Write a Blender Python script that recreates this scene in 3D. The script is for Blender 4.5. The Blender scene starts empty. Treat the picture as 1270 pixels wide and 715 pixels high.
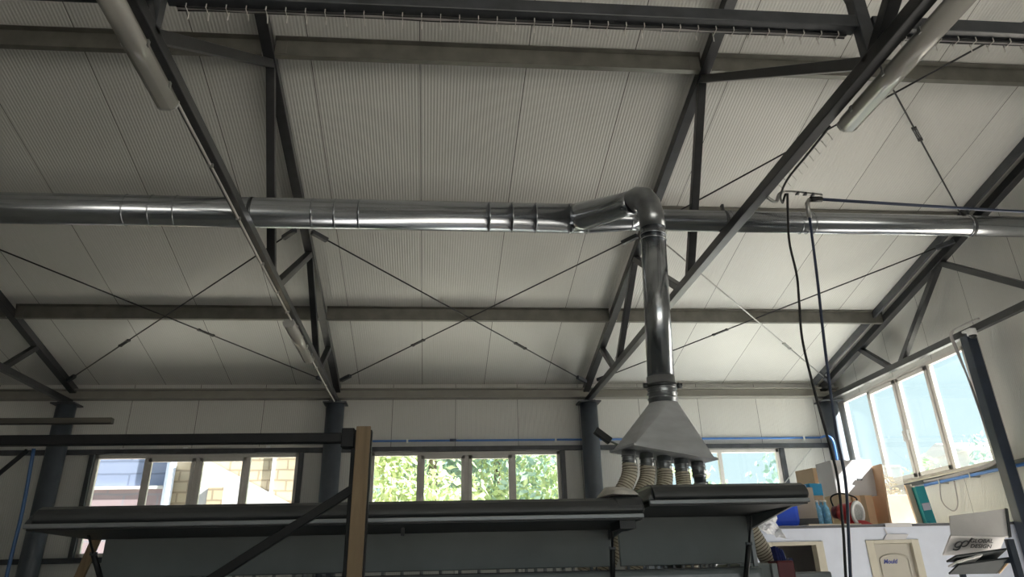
import bpy, bmesh, math, random
from mathutils import Vector, Matrix, Quaternion
random.seed(7)
sc = bpy.context.scene
COL = sc.collection
CZ = 1.70                                   # camera height above the floor
F_PX, CY_OFF = 957.2685, -119.0
PITCH, ROLL, YAW = 0.470147, -0.026109, 0.105302
cp, sp = math.cos(PITCH), math.sin(PITCH); cyw, syw = math.cos(YAW), math.sin(YAW)
FW = Vector((syw*cp, cyw*cp, sp)); RT0 = Vector((cyw, -syw, 0)); UP0 = RT0.cross(FW)
RT = math.cos(ROLL)*RT0 + math.sin(ROLL)*UP0
UP = -math.sin(ROLL)*RT0 + math.cos(ROLL)*UP0
CAM = Vector((0, 0, CZ))

def at(u, v, **k):
    """the point of the place that photo pixel (u, v) shows, on a given world plane"""
    d = FW + (u-635)/F_PX*RT - (v-357.5-CY_OFF)/F_PX*UP
    (a, val), = k.items(); i = 'xyz'.index(a)
    return CAM + d*((val-CAM[i])/d[i])

# ------------------------------------------------------------------ materials
def new_mat(name):
    m = bpy.data.materials.new(name); m.use_nodes = True
    nt = m.node_tree; b = nt.nodes['Principled BSDF']
    return m, nt, b
def nd(nt, t, **k):
    n = nt.nodes.new(t)
    for a, v in k.items():
        if a.startswith('i_'): n.inputs[a[2:].replace('_', ' ')].default_value = v
        else: setattr(n, a, v)
    return n
def mat(name, col, rough=.5, metal=0., var=.12, scale=6., bump=0., bscale=60., spec=.5, stretch=None, aniso=None):
    """plain surface with procedural mottling and fine bump"""
    m, nt, b = new_mat(name); L = nt.links.new
    b.inputs['Roughness'].default_value = rough; b.inputs['Metallic'].default_value = metal
    b.inputs['Specular IOR Level'].default_value = spec
    tc = nd(nt, 'ShaderNodeTexCoord'); src = tc.outputs['Object']
    if stretch:
        mp = nd(nt, 'ShaderNodeMapping'); mp.inputs['Scale'].default_value = stretch
        L(src, mp.inputs['Vector']); src = mp.outputs['Vector']
    n = nd(nt, 'ShaderNodeTexNoise'); n.inputs['Scale'].default_value = scale; n.inputs['Detail'].default_value = 5
    L(src, n.inputs['Vector'])
    r = nd(nt, 'ShaderNodeValToRGB')
    r.color_ramp.elements[0].position = .3; r.color_ramp.elements[1].position = .7
    r.color_ramp.elements[0].color = (*[c*(1-var) for c in col], 1)
    r.color_ramp.elements[1].color = (*[min(1, c*(1+var)) for c in col], 1)
    L(n.outputs['Fac'], r.inputs['Fac']); L(r.outputs['Color'], b.inputs['Base Color'])
    if bump:
        n2 = nd(nt, 'ShaderNodeTexNoise'); n2.inputs['Scale'].default_value = bscale
        L(src, n2.inputs['Vector'])
        bp = nd(nt, 'ShaderNodeBump'); bp.inputs['Strength'].default_value = bump; bp.inputs['Distance'].default_value = .01
        L(n2.outputs['Fac'], bp.inputs['Height']); L(bp.outputs['Normal'], b.inputs['Normal'])
    return m

def panel_mat(name, axis, offset, col, seam_w=.007, rib=.062):
    """painted sandwich panel: fine micro ribs along the sheet and a dark joint every metre"""
    m, nt, b = new_mat(name); L = nt.links.new
    tc = nd(nt, 'ShaderNodeTexCoord'); sx = nd(nt, 'ShaderNodeSeparateXYZ'); L(tc.outputs['Object'], sx.inputs[0])
    c = sx.outputs['XYZ'.index(axis)]
    sub = nd(nt, 'ShaderNodeMath', operation='SUBTRACT'); L(c, sub.inputs[0]); sub.inputs[1].default_value = offset
    fr = nd(nt, 'ShaderNodeMath', operation='FLOORED_MODULO'); L(sub.outputs[0], fr.inputs[0]); fr.inputs[1].default_value = 1.0
    lt = nd(nt, 'ShaderNodeMath', operation='LESS_THAN'); L(fr.outputs[0], lt.inputs[0]); lt.inputs[1].default_value = seam_w
    fl = nd(nt, 'ShaderNodeMath', operation='FLOOR'); L(sub.outputs[0], fl.inputs[0])
    wn = nd(nt, 'ShaderNodeTexWhiteNoise', noise_dimensions='1D'); L(fl.outputs[0], wn.inputs['W'])
    ns = nd(nt, 'ShaderNodeTexNoise'); ns.inputs['Scale'].default_value = .9; ns.inputs['Detail'].default_value = 6
    L(tc.outputs['Object'], ns.inputs['Vector'])
    ad = nd(nt, 'ShaderNodeMath', operation='MULTIPLY_ADD'); L(wn.outputs['Value'], ad.inputs[0]); ad.inputs[1].default_value = .35
    L(ns.outputs['Fac'], ad.inputs[2])
    r = nd(nt, 'ShaderNodeValToRGB')
    r.color_ramp.elements[0].position = .35; r.color_ramp.elements[1].position = .95
    r.color_ramp.elements[0].color = (*[k*.93 for k in col], 1); r.color_ramp.elements[1].color = (*[min(1, k*1.05) for k in col], 1)
    L(ad.outputs[0], r.inputs['Fac'])
    mx = nd(nt, 'ShaderNodeMix', data_type='RGBA'); L(lt.outputs[0], mx.inputs['Factor'])
    L(r.outputs['Color'], mx.inputs['A']); mx.inputs['B'].default_value = (.05, .05, .045, 1)
    L(mx.outputs['Result'], b.inputs['Base Color'])
    b.inputs['Roughness'].default_value = .38
    # ribs: rounded pulses
    ml = nd(nt, 'ShaderNodeMath', operation='MULTIPLY'); L(sub.outputs[0], ml.inputs[0]); ml.inputs[1].default_value = 2*math.pi/rib
    sn = nd(nt, 'ShaderNodeMath', operation='SINE'); L(ml.outputs[0], sn.inputs[0])
    pw = nd(nt, 'ShaderNodeMath', operation='MULTIPLY'); L(sn.outputs[0], pw.inputs[0]); L(sn.outputs[0], pw.inputs[1])
    bp = nd(nt, 'ShaderNodeBump'); bp.inputs['Strength'].default_value = .55; bp.inputs['Distance'].default_value = .004
    L(pw.outputs[0], bp.inputs['Height']); L(bp.outputs['Normal'], b.inputs['Normal'])
    return m

def glass_mat(name, tint=(.97, 1, 1), dirt=.06):
    m, nt, b = new_mat(name); nt.nodes.remove(b); L = nt.links.new
    out = nt.nodes['Material Output']
    tr = nd(nt, 'ShaderNodeBsdfTransparent'); tr.inputs['Color'].default_value = (*tint, 1)
    gl = nd(nt, 'ShaderNodeBsdfGlossy'); gl.inputs['Roughness'].default_value = .02
    fz = nd(nt, 'ShaderNodeFresnel'); geo = nd(nt, 'ShaderNodeNewGeometry')
    io = nd(nt, 'ShaderNodeMath', operation='MULTIPLY_ADD'); L(geo.outputs['Backfacing'], io.inputs[0]); io.inputs[1].default_value = 1/1.45-1.45; io.inputs[2].default_value = 1.45
    L(io.outputs[0], fz.inputs['IOR'])
    mx = nd(nt, 'ShaderNodeMixShader'); L(fz.outputs[0], mx.inputs[0]); L(tr.outputs[0], mx.inputs[1]); L(gl.outputs[0], mx.inputs[2])
    df = nd(nt, 'ShaderNodeBsdfTranslucent'); df.inputs['Color'].default_value = (.85, .9, .92, 1)
    n = nd(nt, 'ShaderNodeTexNoise'); n.inputs['Scale'].default_value = 5; n.inputs['Detail'].default_value = 6
    ml = nd(nt, 'ShaderNodeMath', operation='MULTIPLY'); L(n.outputs['Fac'], ml.inputs[0]); ml.inputs[1].default_value = dirt*2
    m2 = nd(nt, 'ShaderNodeMixShader'); L(ml.outputs[0], m2.inputs[0]); L(mx.outputs[0], m2.inputs[1]); L(df.outputs[0], m2.inputs[2])
    L(m2.outputs[0], out.inputs['Surface'])
    return m

def stone_mat(name, c1, c2, mortar, scale=(1, 1, 1), bw=.5, rh=.25):
    m, nt, b = new_mat(name); L = nt.links.new
    tc = nd(nt, 'ShaderNodeTexCoord'); mp = nd(nt, 'ShaderNodeMapping')
    mp.inputs['Rotation'].default_value = (math.radians(90), 0, 0); mp.inputs['Scale'].default_value = scale
    L(tc.outputs['Object'], mp.inputs['Vector'])
    nz = nd(nt, 'ShaderNodeTexNoise'); nz.inputs['Scale'].default_value = 2.2; L(mp.outputs[0], nz.inputs['Vector'])
    mv = nd(nt, 'ShaderNodeMix', data_type='VECTOR'); mv.inputs['Factor'].default_value = .06
    L(mp.outputs[0], mv.inputs['A']); L(nz.outputs['Color'], mv.inputs['B'])
    br = nd(nt, 'ShaderNodeTexBrick'); br.inputs['Scale'].default_value = 1
    br.inputs['Brick Width'].default_value = bw; br.inputs['Row Height'].default_value = rh; br.inputs['Mortar Size'].default_value = .018
    br.inputs['Color1'].default_value = (*c1, 1); br.inputs['Color2'].default_value = (*c2, 1); br.inputs['Mortar'].default_value = (*mortar, 1)
    L(mv.outputs['Result'], br.inputs['Vector']); L(br.outputs['Color'], b.inputs['Base Color']); b.inputs['Roughness'].default_value = .9
    return m

M = {}
M['roof'] = panel_mat('roof_panel_paint', 'X', .79, (.64, .635, .61))
M['wallx'] = panel_mat('wall_panel_paint', 'X', .33, (.63, .625, .60))
M['wally'] = panel_mat('gable_panel_paint', 'Y', .85, (.63, .625, .60))
M['plain_wall'] = mat('white_partition_paint', (.70, .74, .86), .6, var=.04)
M['floor'] = mat('concrete_floor', (.42, .41, .39), .55, var=.2, scale=2, bump=.1)
M['steel'] = mat('dark_grey_painted_steel', (.050, .054, .062), .38, .0, var=.25, scale=9, bump=.04)
M['steel_blue'] = mat('blue_black_painted_steel', (.022, .032, .052), .35, var=.2, scale=8)
M['column'] = mat('slate_column_paint', (.075, .088, .108), .36, var=.15, scale=6)
M['truss'] = mat('grey_painted_truss_steel', (.027, .028, .031), .34, var=.22, scale=10, bump=.04)
M['galv_purlin'] = mat('galvanised_purlin_steel', (.19, .185, .165), .42, .5, var=.16, scale=7)
M['eave'] = mat('beige_eave_steel', (.30, .29, .26), .5, .2, var=.08, scale=5)
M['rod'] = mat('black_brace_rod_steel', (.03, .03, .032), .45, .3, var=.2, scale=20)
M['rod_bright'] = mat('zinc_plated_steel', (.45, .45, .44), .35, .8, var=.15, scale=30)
M['duct'] = mat('galvanised_duct_sheet', (.46, .48, .51), .21, .95, var=.10, scale=14, stretch=(.25, 1, 1))
M['duct_dark'] = mat('dull_galvanised_sheet', (.34, .355, .37), .30, .9, var=.16, scale=9)
M['hood'] = mat('brushed_hood_sheet', (.62, .64, .67), .46, .7, var=.12, scale=5, stretch=(1, 1, 4))
M['band'] = mat('dark_clamp_band', (.10, .105, .11), .35, .8, var=.2)
M['hose'] = mat('beige_hose_plastic', (.66, .60, .48), .5, var=.12, scale=20)
M['hose_wire'] = mat('brown_hose_coil', (.16, .12, .075), .5, var=.2, scale=20)
M['machine'] = mat('charcoal_machine_paint', (.19, .21, .215), .5, var=.10, scale=4, bump=.02)
M['machine_lip'] = mat('slate_machine_paint', (.060, .062, .064), .42, var=.12, scale=5)
M['machine_light'] = mat('light_grey_rail_aluminium', (.24, .25, .26), .4, .4, var=.08)
M['dusty'] = mat('dusty_cap_plastic', (.86, .82, .76), .8, var=.15, scale=15)
M['black'] = mat('black_rubber', (.012, .012, .013), .45, var=.2, scale=20)
M['black_steel'] = mat('black_rack_steel', (.009, .009, .010), .5, var=.3, scale=9, spec=.3)
M['wood'] = None
def wood(name, c1, c2, stretch=(14, 14, 1.2)):
    m, nt, b = new_mat(name); L = nt.links.new
    tc = nd(nt, 'ShaderNodeTexCoord'); mp = nd(nt, 'ShaderNodeMapping'); mp.inputs['Scale'].default_value = stretch
    L(tc.outputs['Object'], mp.inputs['Vector'])
    n = nd(nt, 'ShaderNodeTexNoise'); n.inputs['Scale'].default_value = 2.5; n.inputs['Detail'].default_value = 8; n.inputs['Distortion'].default_value = .8
    L(mp.outputs[0], n.inputs['Vector'])
    r = nd(nt, 'ShaderNodeValToRGB'); r.color_ramp.elements[0].position = .32; r.color_ramp.elements[1].position = .68
    r.color_ramp.elements[0].color = (*c1, 1); r.color_ramp.elements[1].color = (*c2, 1)
    L(n.outputs['Fac'], r.inputs['Fac']); L(r.outputs['Color'], b.inputs['Base Color']); b.inputs['Roughness'].default_value = .65
    return m
M['wood'] = wood('raw_pine_board', (.20, .135, .075), (.29, .205, .12))
M['wood_dark'] = wood('weathered_batten', (.045, .04, .032), (.075, .065, .05), (1.2, 14, 14))
M['wood_edge'] = wood('plywood_edge', (.50, .34, .19), (.62, .46, .30), (3, 3, 14))
M['pvc'] = mat('white_window_plastic', (.66, .63, .60), .4, var=.05)
M['glass'] = glass_mat('dusty_window_glass', dirt=.004)
M['hazy'] = glass_mat('streaky_window_glass', (.94, 1, .99), .14)
M['diff'] = None
def acrylic(name):
    m, nt, b = new_mat(name)
    b.inputs['Base Color'].default_value = (.62, .60, .56, 1); b.inputs['Roughness'].default_value = .10
    b.inputs['Transmission Weight'].default_value = .35; b.inputs['IOR'].default_value = 1.3
    n = nd(nt, 'ShaderNodeTexNoise'); n.inputs['Scale'].default_value = 40
    bp = nd(nt, 'ShaderNodeBump'); bp.inputs['Strength'].default_value = .08
    nt.links.new(n.outputs['Fac'], bp.inputs['Height']); nt.links.new(bp.outputs['Normal'], b.inputs['Normal'])
    return m
M['diff'] = acrylic('milky_lamp_cover')
M['housing'] = mat('grey_lamp_housing', (.42, .42, .41), .5, var=.05)
M['white'] = mat('white_plastic', (.80, .80, .80), .45, var=.04)
M['conduit'] = mat('pale_conduit_plastic', (.62, .60, .57), .45, var=.06)
M['cable'] = mat('black_cable_sheath', (.018, .018, .02), .5, var=.2)
M['cable_grey'] = mat('grey_cable_sheath', (.36, .34, .34), .5, var=.1)
M['blue_pipe'] = mat('blue_air_pipe_paint', (.075, .20, .52), .4, var=.1)
M['blue_hose'] = mat('blue_air_hose', (.02, .07, .18), .4, var=.15)
M['blue_dark'] = mat('dark_blue_hose', (.045, .06, .11), .4, var=.15)
M['blue_drum'] = mat('royal_blue_plastic', (.012, .075, .62), .35, var=.06)
M['bag'] = mat('white_bag_film', (.85, .86, .9), .3, var=.05, bump=.5, bscale=18)
M['card_grey'] = mat('greyish_cardboard', (.36, .31, .265), .8, var=.06)
M['card_tan'] = mat('tan_cardboard', (.56, .43, .30), .8, var=.07)
M['card_white'] = mat('white_cardboard', (.64, .63, .65), .7, var=.04)
M['card_orange'] = mat('orange_brown_cardboard', (.66, .43, .27), .8, var=.07)
M['card_cream'] = mat('cream_cardboard', (.54, .47, .38), .75, var=.06)
M['tape'] = mat('brown_packing_tape', (.34, .22, .12), .4, var=.1)
M['dark_band'] = mat('dark_grey_print', (.06, .06, .065), .5, var=.1)
M['cyan_box'] = mat('cyan_blue_carton', (.02, .32, .62), .5, var=.08)
M['teal'] = mat('teal_carton', (.015, .33, .40), .5, var=.08)
M['lilac'] = mat('lilac_paper', (.60, .62, .76), .6, var=.05)
M['blue_film'] = mat('light_blue_bottle_plastic', (.22, .50, .78), .25, var=.35, scale=25)
M['red'] = mat('red_painted_metal', (.50, .022, .028), .32, var=.1)
M['dark_red'] = mat('dark_red_plastic', (.16, .02, .028), .4, var=.15)
M['mesh_grey'] = mat('grey_lens_grille', (.42, .43, .44), .35, .3, var=.25, scale=60)
M['navy'] = mat('navy_blue_plastic', (.02, .03, .15), .4, var=.4, scale=30)
M['clear'] = None
def clear_plastic(name):
    m, nt, b = new_mat(name); L = nt.links.new
    b.inputs['Base Color'].default_value = (.6, .61, .60, 1); b.inputs['Roughness'].default_value = .15
    b.inputs['Alpha'].default_value = .22
    n = nd(nt, 'ShaderNodeTexNoise'); n.inputs['Scale'].default_value = 9
    bp = nd(nt, 'ShaderNodeBump'); bp.inputs['Strength'].default_value = .2
    L(n.outputs['Fac'], bp.inputs['Height']); L(bp.outputs['Normal'], b.inputs['Normal'])
    return m
M['clear'] = clear_plastic('clear_tub_plastic')
M['brass'] = mat('olive_brass_scraps', (.40, .36, .24), .4, .4, var=.4, scale=40)
M['door'] = mat('beige_door_paint', (.47, .44, .385), .5, var=.04)
M['door_frame'] = mat('pale_beige_frame_paint', (.58, .54, .45), .5, var=.05)
M['ink'] = mat('blue_ink', (.05, .07, .30), .6, var=.1)
M['logo'] = mat('grey_printed_ink', (.15, .145, .15), .6, var=.05)
M['board'] = mat('glossy_white_sample_board', (.86, .82, .81), .3, var=.05)
M['board_dark'] = mat('dark_green_grey_board', (.04, .045, .047), .7, var=.15)
M['deck_edge'] = mat('dark_worktop_edge', (.10, .10, .115), .5, var=.1)
M['dark_room'] = mat('dim_room_wall', (.5, .48, .46), .8, var=.06)
# outdoors
M['stone'] = stone_mat('sunlit_yellow_stone', (.46, .37, .24), (.41, .34, .24), (.27, .21, .14), bw=.36, rh=.19)
M['boards_shade'] = stone_mat('shade_blue_boards', (.20, .235, .34), (.23, .26, .36), (.14, .165, .24), bw=2.2, rh=.22)  # blue shade over this half of the house is put into the board colour
M['brick'] = stone_mat('dull_red_brick', (.27, .20, .21), (.31, .235, .245), (.24, .22, .24), bw=.6, rh=.26)
M['plaster'] = mat('white_plaster', (.50, .485, .485), .9, var=.04)
M['pipe_white'] = mat('pale_blue_drainpipe', (.66, .72, .86), .4, var=.05)
M['ground'] = mat('pale_gravel_ground', (.60, .56, .49), .95, var=.2, scale=1.2)
def leafm(name, c1, c2):
    m, nt, b = new_mat(name); L = nt.links.new
    oi = nd(nt, 'ShaderNodeTexNoise'); oi.inputs['Scale'].default_value = 1.7; oi.inputs['Detail'].default_value = 3
    tc = nd(nt, 'ShaderNodeTexCoord'); L(tc.outputs['Object'], oi.inputs['Vector'])
    r = nd(nt, 'ShaderNodeValToRGB'); r.color_ramp.elements[0].position = .35; r.color_ramp.elements[1].position = .65
    r.color_ramp.elements[0].color = (*c1, 1); r.color_ramp.elements[1].color = (*c2, 1)
    L(oi.outputs['Fac'], r.inputs['Fac']); L(r.outputs['Color'], b.inputs['Base Color']); b.inputs['Roughness'].default_value = .6
    b.inputs['Transmission Weight'].default_value = 0
    tl = nd(nt, 'ShaderNodeBsdfTranslucent'); L(r.outputs['Color'], tl.inputs['Color'])
    mx = nd(nt, 'ShaderNodeMixShader'); mx.inputs[0].default_value = .35
    L(b.outputs[0], mx.inputs[1]); L(tl.outputs[0], mx.inputs[2]); L(mx.outputs[0], nt.nodes['Material Output'].inputs['Surface'])
    return m
M['leaf_a'] = leafm('mid_green_leaves', (.26, .40, .20), (.46, .58, .32))  # all leaf colours paled to stand in for whitish haze
M['leaf_b'] = leafm('yellow_green_leaves', (.40, .50, .26), (.62, .68, .40))
M['leaf_c'] = leafm('blue_green_leaves', (.22, .34, .30), (.36, .48, .42))
M['bark'] = mat('brown_bark', (.16, .12, .09), .9, var=.3, scale=8)

# ------------------------------------------------------------------ mesh helpers
class MB:
    def __init__(s): s.bm = bmesh.new()
    def box(s, x0, x1, y0, y1, z0, z1, rot=None, piv=None):
        vs = [Vector((x, y, z)) for x in (x0, x1) for y in (y0, y1) for z in (z0, z1)]
        if rot:
            c = Vector(piv) if piv is not None else Vector(((x0+x1)/2, (y0+y1)/2, (z0+z1)/2))
            vs = [c + rot @ (v-c) for v in vs]
        V = [s.bm.verts.new(v) for v in vs]
        for f in ((0,1,3,2),(4,6,7,5),(0,4,5,1),(2,3,7,6),(0,2,6,4),(1,5,7,3)): s.bm.faces.new([V[i] for i in f])
        return s
    def hexa(s, P):
        """eight corners: bottom ring of four, then top ring of four"""
        V = [s.bm.verts.new(Vector(q)) for q in P]
        for f in ((3,2,1,0),(4,5,6,7),(0,1,5,4),(1,2,6,5),(2,3,7,6),(3,0,4,7)): s.bm.faces.new([V[i] for i in f])
        return s
    def bar(s, a, b, w, h, up=(0, 0, 1)):
        a, b = Vector(a), Vector(b); d = (b-a).normalized(); up = Vector(up)
        r = d.cross(up)
        if r.length < 1e-4: r = d.cross(Vector((0, 1, 0)))
        r.normalize(); u = r.cross(d).normalized(); r *= w/2; u *= h/2
        return s.hexa([a-r-u, a+r-u, a+r+u, a-r+u, b-r-u, b+r-u, b+r+u, b-r+u])
    def tube(s, pts, rad, n=12, cap=True):
        pts = [Vector(q) for q in pts]; N = len(pts)
        rads = rad if isinstance(rad, (list, tuple)) else [rad]*N
        T = []
        for i in range(N):
            a = pts[max(i-1, 0)]; b = pts[min(i+1, N-1)]; T.append((b-a).normalized())
        r = T[0].orthogonal().normalized(); rings = []
        for i in range(N):
            if i:
                q = T[i-1].rotation_difference(T[i]); r = (q @ r).normalized()
            r = (r - T[i]*r.dot(T[i])).normalized(); w = T[i].cross(r)
            rings.append([s.bm.verts.new(pts[i] + (r*math.cos(2*math.pi*k/n) + w*math.sin(2*math.pi*k/n))*rads[i]) for k in range(n)])
        for i in range(N-1):
            for k in range(n):
                f = s.bm.faces.new((rings[i][k], rings[i][(k+1) % n], rings[i+1][(k+1) % n], rings[i+1][k])); f.smooth = True
        if cap:
            s.bm.faces.new(rings[0][::-1]); s.bm.faces.new(rings[-1])
        return s
    def prism(s, poly, axis, a0, a1):
        """extrude a 2-D polygon along one axis; poly coords are the other two axes in order"""
        def P(q, a):
            q = list(q); q.insert('xyz'.index(axis), a); return s.bm.verts.new(Vector(q))
        A = [P(q, a0) for q in poly]; B = [P(q, a1) for q in poly]; n = len(poly)
        s.bm.faces.new(A[::-1]); s.bm.faces.new(B)
        for i in range(n): s.bm.faces.new((A[i], A[(i+1) % n], B[(i+1) % n], B[i]))
        return s
    def ring(s, c, axis, R, r, n=24, m=6):
        c = Vector(c); axis = Vector(axis).normalized(); a = axis.orthogonal().normalized(); b = axis.cross(a)
        rr = []
        for i in range(n):
            d = a*math.cos(2*math.pi*i/n) + b*math.sin(2*math.pi*i/n)
            rr.append([s.bm.verts.new(c + d*(R + r*math.cos(2*math.pi*k/m)) + axis*r*math.sin(2*math.pi*k/m)) for k in range(m)])
        for i in range(n):
            for k in range(m):
                f = s.bm.faces.new((rr[i][k], rr[(i+1) % n][k], rr[(i+1) % n][(k+1) % m], rr[i][(k+1) % m])); f.smooth = True
        return s
    def quad(s, *P):
        s.bm.faces.new([s.bm.verts.new(Vector(q)) for q in P]); return s

def smooth_path(P, k=8):
    P = [Vector(q) for q in P]; out = []
    for i in range(len(P)-1):
        p0 = P[max(i-1, 0)]; p1 = P[i]; p2 = P[i+1]; p3 = P[min(i+2, len(P)-1)]
        for j in range(k):
            t = j/k
            out.append(.5*((2*p1) + (p2-p0)*t + (2*p0-5*p1+4*p2-p3)*t*t + (3*p1-p0-3*p2+p3)*t**3))
    out.append(P[-1]); return out

def tag(o, label=None, cat=None, group=None, kind=None):
    if label: o['label'] = label
    if cat: o['category'] = cat
    if group: o['group'] = group
    if kind: o['kind'] = kind
    return o
def thing(name, loc, label, cat, group=None, kind=None):
    o = bpy.data.objects.new(name, None); COL.objects.link(o); o.location = loc; o.empty_display_size = .1
    return tag(o, label, cat, group, kind)
def base_of(o):
    while o.parent is not None: o = o.parent
    return Vector(o.location)
def put(mb, name, material, parent=None, bevel=0., loc=None, label=None, world=True):
    bm = mb.bm
    bmesh.ops.recalc_face_normals(bm, faces=bm.faces)
    off = base_of(parent) if parent is not None else (Vector(loc) if loc is not None else None)
    if off is None:
        if world: off = Vector((0, 0, 0))
        else:
            lo = Vector([min(v.co[i] for v in bm.verts) for i in range(3)]); hi = Vector([max(v.co[i] for v in bm.verts) for i in range(3)])
            off = Vector(((lo.x+hi.x)/2, (lo.y+hi.y)/2, lo.z))
    bmesh.ops.translate(bm, verts=bm.verts, vec=-off)
    me = bpy.data.meshes.new(name); bm.to_mesh(me); bm.free()
    me.materials.append(M[material] if isinstance(material, str) else material)
    o = bpy.data.objects.new(name, me); COL.objects.link(o)
    if parent is not None: o.parent = parent
    else: o.location = off
    if bevel:
        b = o.modifiers.new('bevel', 'BEVEL'); b.width = bevel; b.segments = 2; b.limit_method = 'ANGLE'
    if label: o['label'] = label
    return o
def struct(mb, name, material, bevel=0., parent=None):
    o = put(mb, name, material, parent, bevel)
    if parent is None: o['kind'] = 'structure'
    return o
def single(mb, name, material, label, cat, group=None, bevel=0., kind=None):
    return tag(put(mb, name, material, None, bevel, world=False), label, cat, group, kind)

# ------------------------------------------------------------------ the shed
D = 12.435; SL = .2154685; ZR = 2.8027 + CZ           # column line, roof slope, rafter underside at the column
HB = 2.596 + CZ                                        # chord underside / top of the columns
TX = [-5.539, -1.539, 2.461, 6.50]                     # truss lines
YW = 12.62; XE = 6.75; XL = -9.7; RIDGE = 3.40; YF = 2*RIDGE - YW
SHEET = .165
def zraf(y): return ZR + SL*(D - y) if y >= RIDGE else ZR + SL*(D - (2*RIDGE - y))
def zroof(y): return zraf(y) + SHEET

struct(MB().box(XL, XE, YF, YW, -.15, 0), 'floor', 'floor')
mb = MB()
mb.prism([(YW+.3, zroof(YW+.3)), (RIDGE, zroof(RIDGE)), (YF-.3, zroof(YF-.3)), (YF-.3, zroof(YF-.3)+.1), (RIDGE, zroof(RIDGE)+.1), (YW+.3, zroof(YW+.3)+.1)], 'x', XL-.3, XE+.3)
struct(mb, 'ceiling', 'roof')
# back wall with three window openings
WZ0, WZ1 = .49+CZ, 1.875+CZ
WIN = [(-5.03, -2.05), (-.955, 1.985), (3.60, 5.575)]
TW = .10
def wall_with_holes(name, material, axis, pos, a0, a1, ztop, holes):
    """holes: (a_lo, a_hi, z_lo, z_hi). ztop: function of the running coordinate"""
    mb = MB(); cur = a0
    def seg(s, e, zl, zt0, zt1):
        if axis == 'y': mb.hexa([(s, pos, zl), (e, pos, zl), (e, pos+TW, zl), (s, pos+TW, zl), (s, pos, zt0), (e, pos, zt1), (e, pos+TW, zt1), (s, pos+TW, zt0)])
        else: mb.hexa([(pos, s, zl), (pos, e, zl), (pos+TW, e, zl), (pos+TW, s, zl), (pos, s, zt0), (pos, e, zt1), (pos+TW, e, zt1), (pos+TW, s, zt0)])
    cuts = sorted({a0, a1, *[h[0] for h in holes], *[h[1] for h in holes], *([RIDGE] if axis == 'x' else [])})
    for s, e in zip(cuts[:-1], cuts[1:]):
        h = [q for q in holes if q[0] <= s+1e-6 and q[1] >= e-1e-6]
        if h:
            seg(s, e, 0, h[0][2], h[0][2]); seg(s, e, h[0][3], ztop(s), ztop(e))
        else: seg(s, e, 0, ztop(s), ztop(e))
    return struct(mb, name, material)
wall_with_holes('wall_back', 'wallx', 'y', YW, XL, XE+TW, lambda a: zroof(YW), [(a, b, WZ0, WZ1) for a, b in WIN])
EW = (9.16, 12.46, 1.165+CZ, 2.615+CZ)                 # gable window
SUN_GAP = (5.2, 7.2, 0, 3.0)                             # unseen opening added to let sun onto the floor
wall_with_holes('wall_right', 'wally', 'x', XE, YF, YW, zroof, [EW, SUN_GAP])
wall_with_holes('wall_left', 'wally', 'x', XL-TW, YF, YW, zroof, [])
FILL_GAP = (-1.5, 6.2, 1.0, 4.0)  # unseen front opening, added and sized to bring in fill light
mb = MB()
for s, e in ((XL, FILL_GAP[0]), (FILL_GAP[1], XE)): mb.box(s, e, YF-TW, YF, 0, zroof(YF))
mb.box(FILL_GAP[0], FILL_GAP[1], YF-TW, YF, FILL_GAP[3], zroof(YF)); mb.box(FILL_GAP[0], FILL_GAP[1], YF-TW, YF, 0, FILL_GAP[2])
struct(mb, 'wall_front', 'wallx')

def window_x(name, a, b, z0, z1, y, along='x', pos=None, nc=4, glass='glass'):
    """four lights: fixed, sash, sash, fixed. along='x' faces -y at y; along='y' faces -x at x=pos"""
    root = thing(name, (0, 0, 0), None, None, kind='structure')
    def bx(mb, s, e, d0, d1, zl, zh):
        if along == 'x': mb.box(s, e, y+d0, y+d1, zl, zh)
        else: mb.box(pos+d0, pos+d1, s, e, zl, zh)
    fr = .05; w = (b-a); cell = w/nc
    m = MB()
    bx(m, a, b, -.005, .06, z1-fr, z1); bx(m, a, b, -.005, .06, z0, z0+fr)
    bx(m, a, a+fr, -.005, .06, z0, z1); bx(m, b-fr, b, -.005, .06, z0, z1)
    for k in range(1, nc): bx(m, a+k*cell-.03, a+k*cell+.03, -.005, .06, z0+fr, z1-fr)
    put(m, 'frame', 'pvc', root, .004)
    for k in range(nc):
        s, e = a+k*cell+.03, a+(k+1)*cell-.03
        if k == 0: s = a+fr
        if k == nc-1: e = b-fr
        zl, zh = z0+fr, z1-fr
        if nc == 4 and k in (1, 2):
            m = MB(); t = .055
            bx(m, s, e, -.025, .03, zh-t, zh); bx(m, s, e, -.025, .03, zl, zl+t)
            bx(m, s, s+t, -.025, .03, zl, zh); bx(m, e-t, e, -.025, .03, zl, zh)
            sash = put(m, 'sash', 'pvc', root, .004)
            m = MB(); hx = s+.028 if k == 2 else e-.028; hz = (zl+zh)/2-.1
            bx(m, hx-.012, hx+.012, -.04, -.02, hz, hz+.06); bx(m, hx-.008, hx+.008, -.06, -.04, hz-.09, hz+.05)
            put(m, 'window_handle', 'white', sash, .002)
            s += t; e -= t; zl += t; zh -= t
        m = MB(); bx(m, s-.005, e+.005, .012, .02, zl-.005, zh+.005)
        put(m, 'pane', glass, root)
    return root
for i, (a, b) in enumerate(WIN): window_x('window_%d' % (i+1), a, b, WZ0, WZ1, YW, nc=4 if i < 2 else 2)
window_x('window_4', EW[0], EW[1], EW[2], EW[3], 0, 'y', XE)
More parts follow.
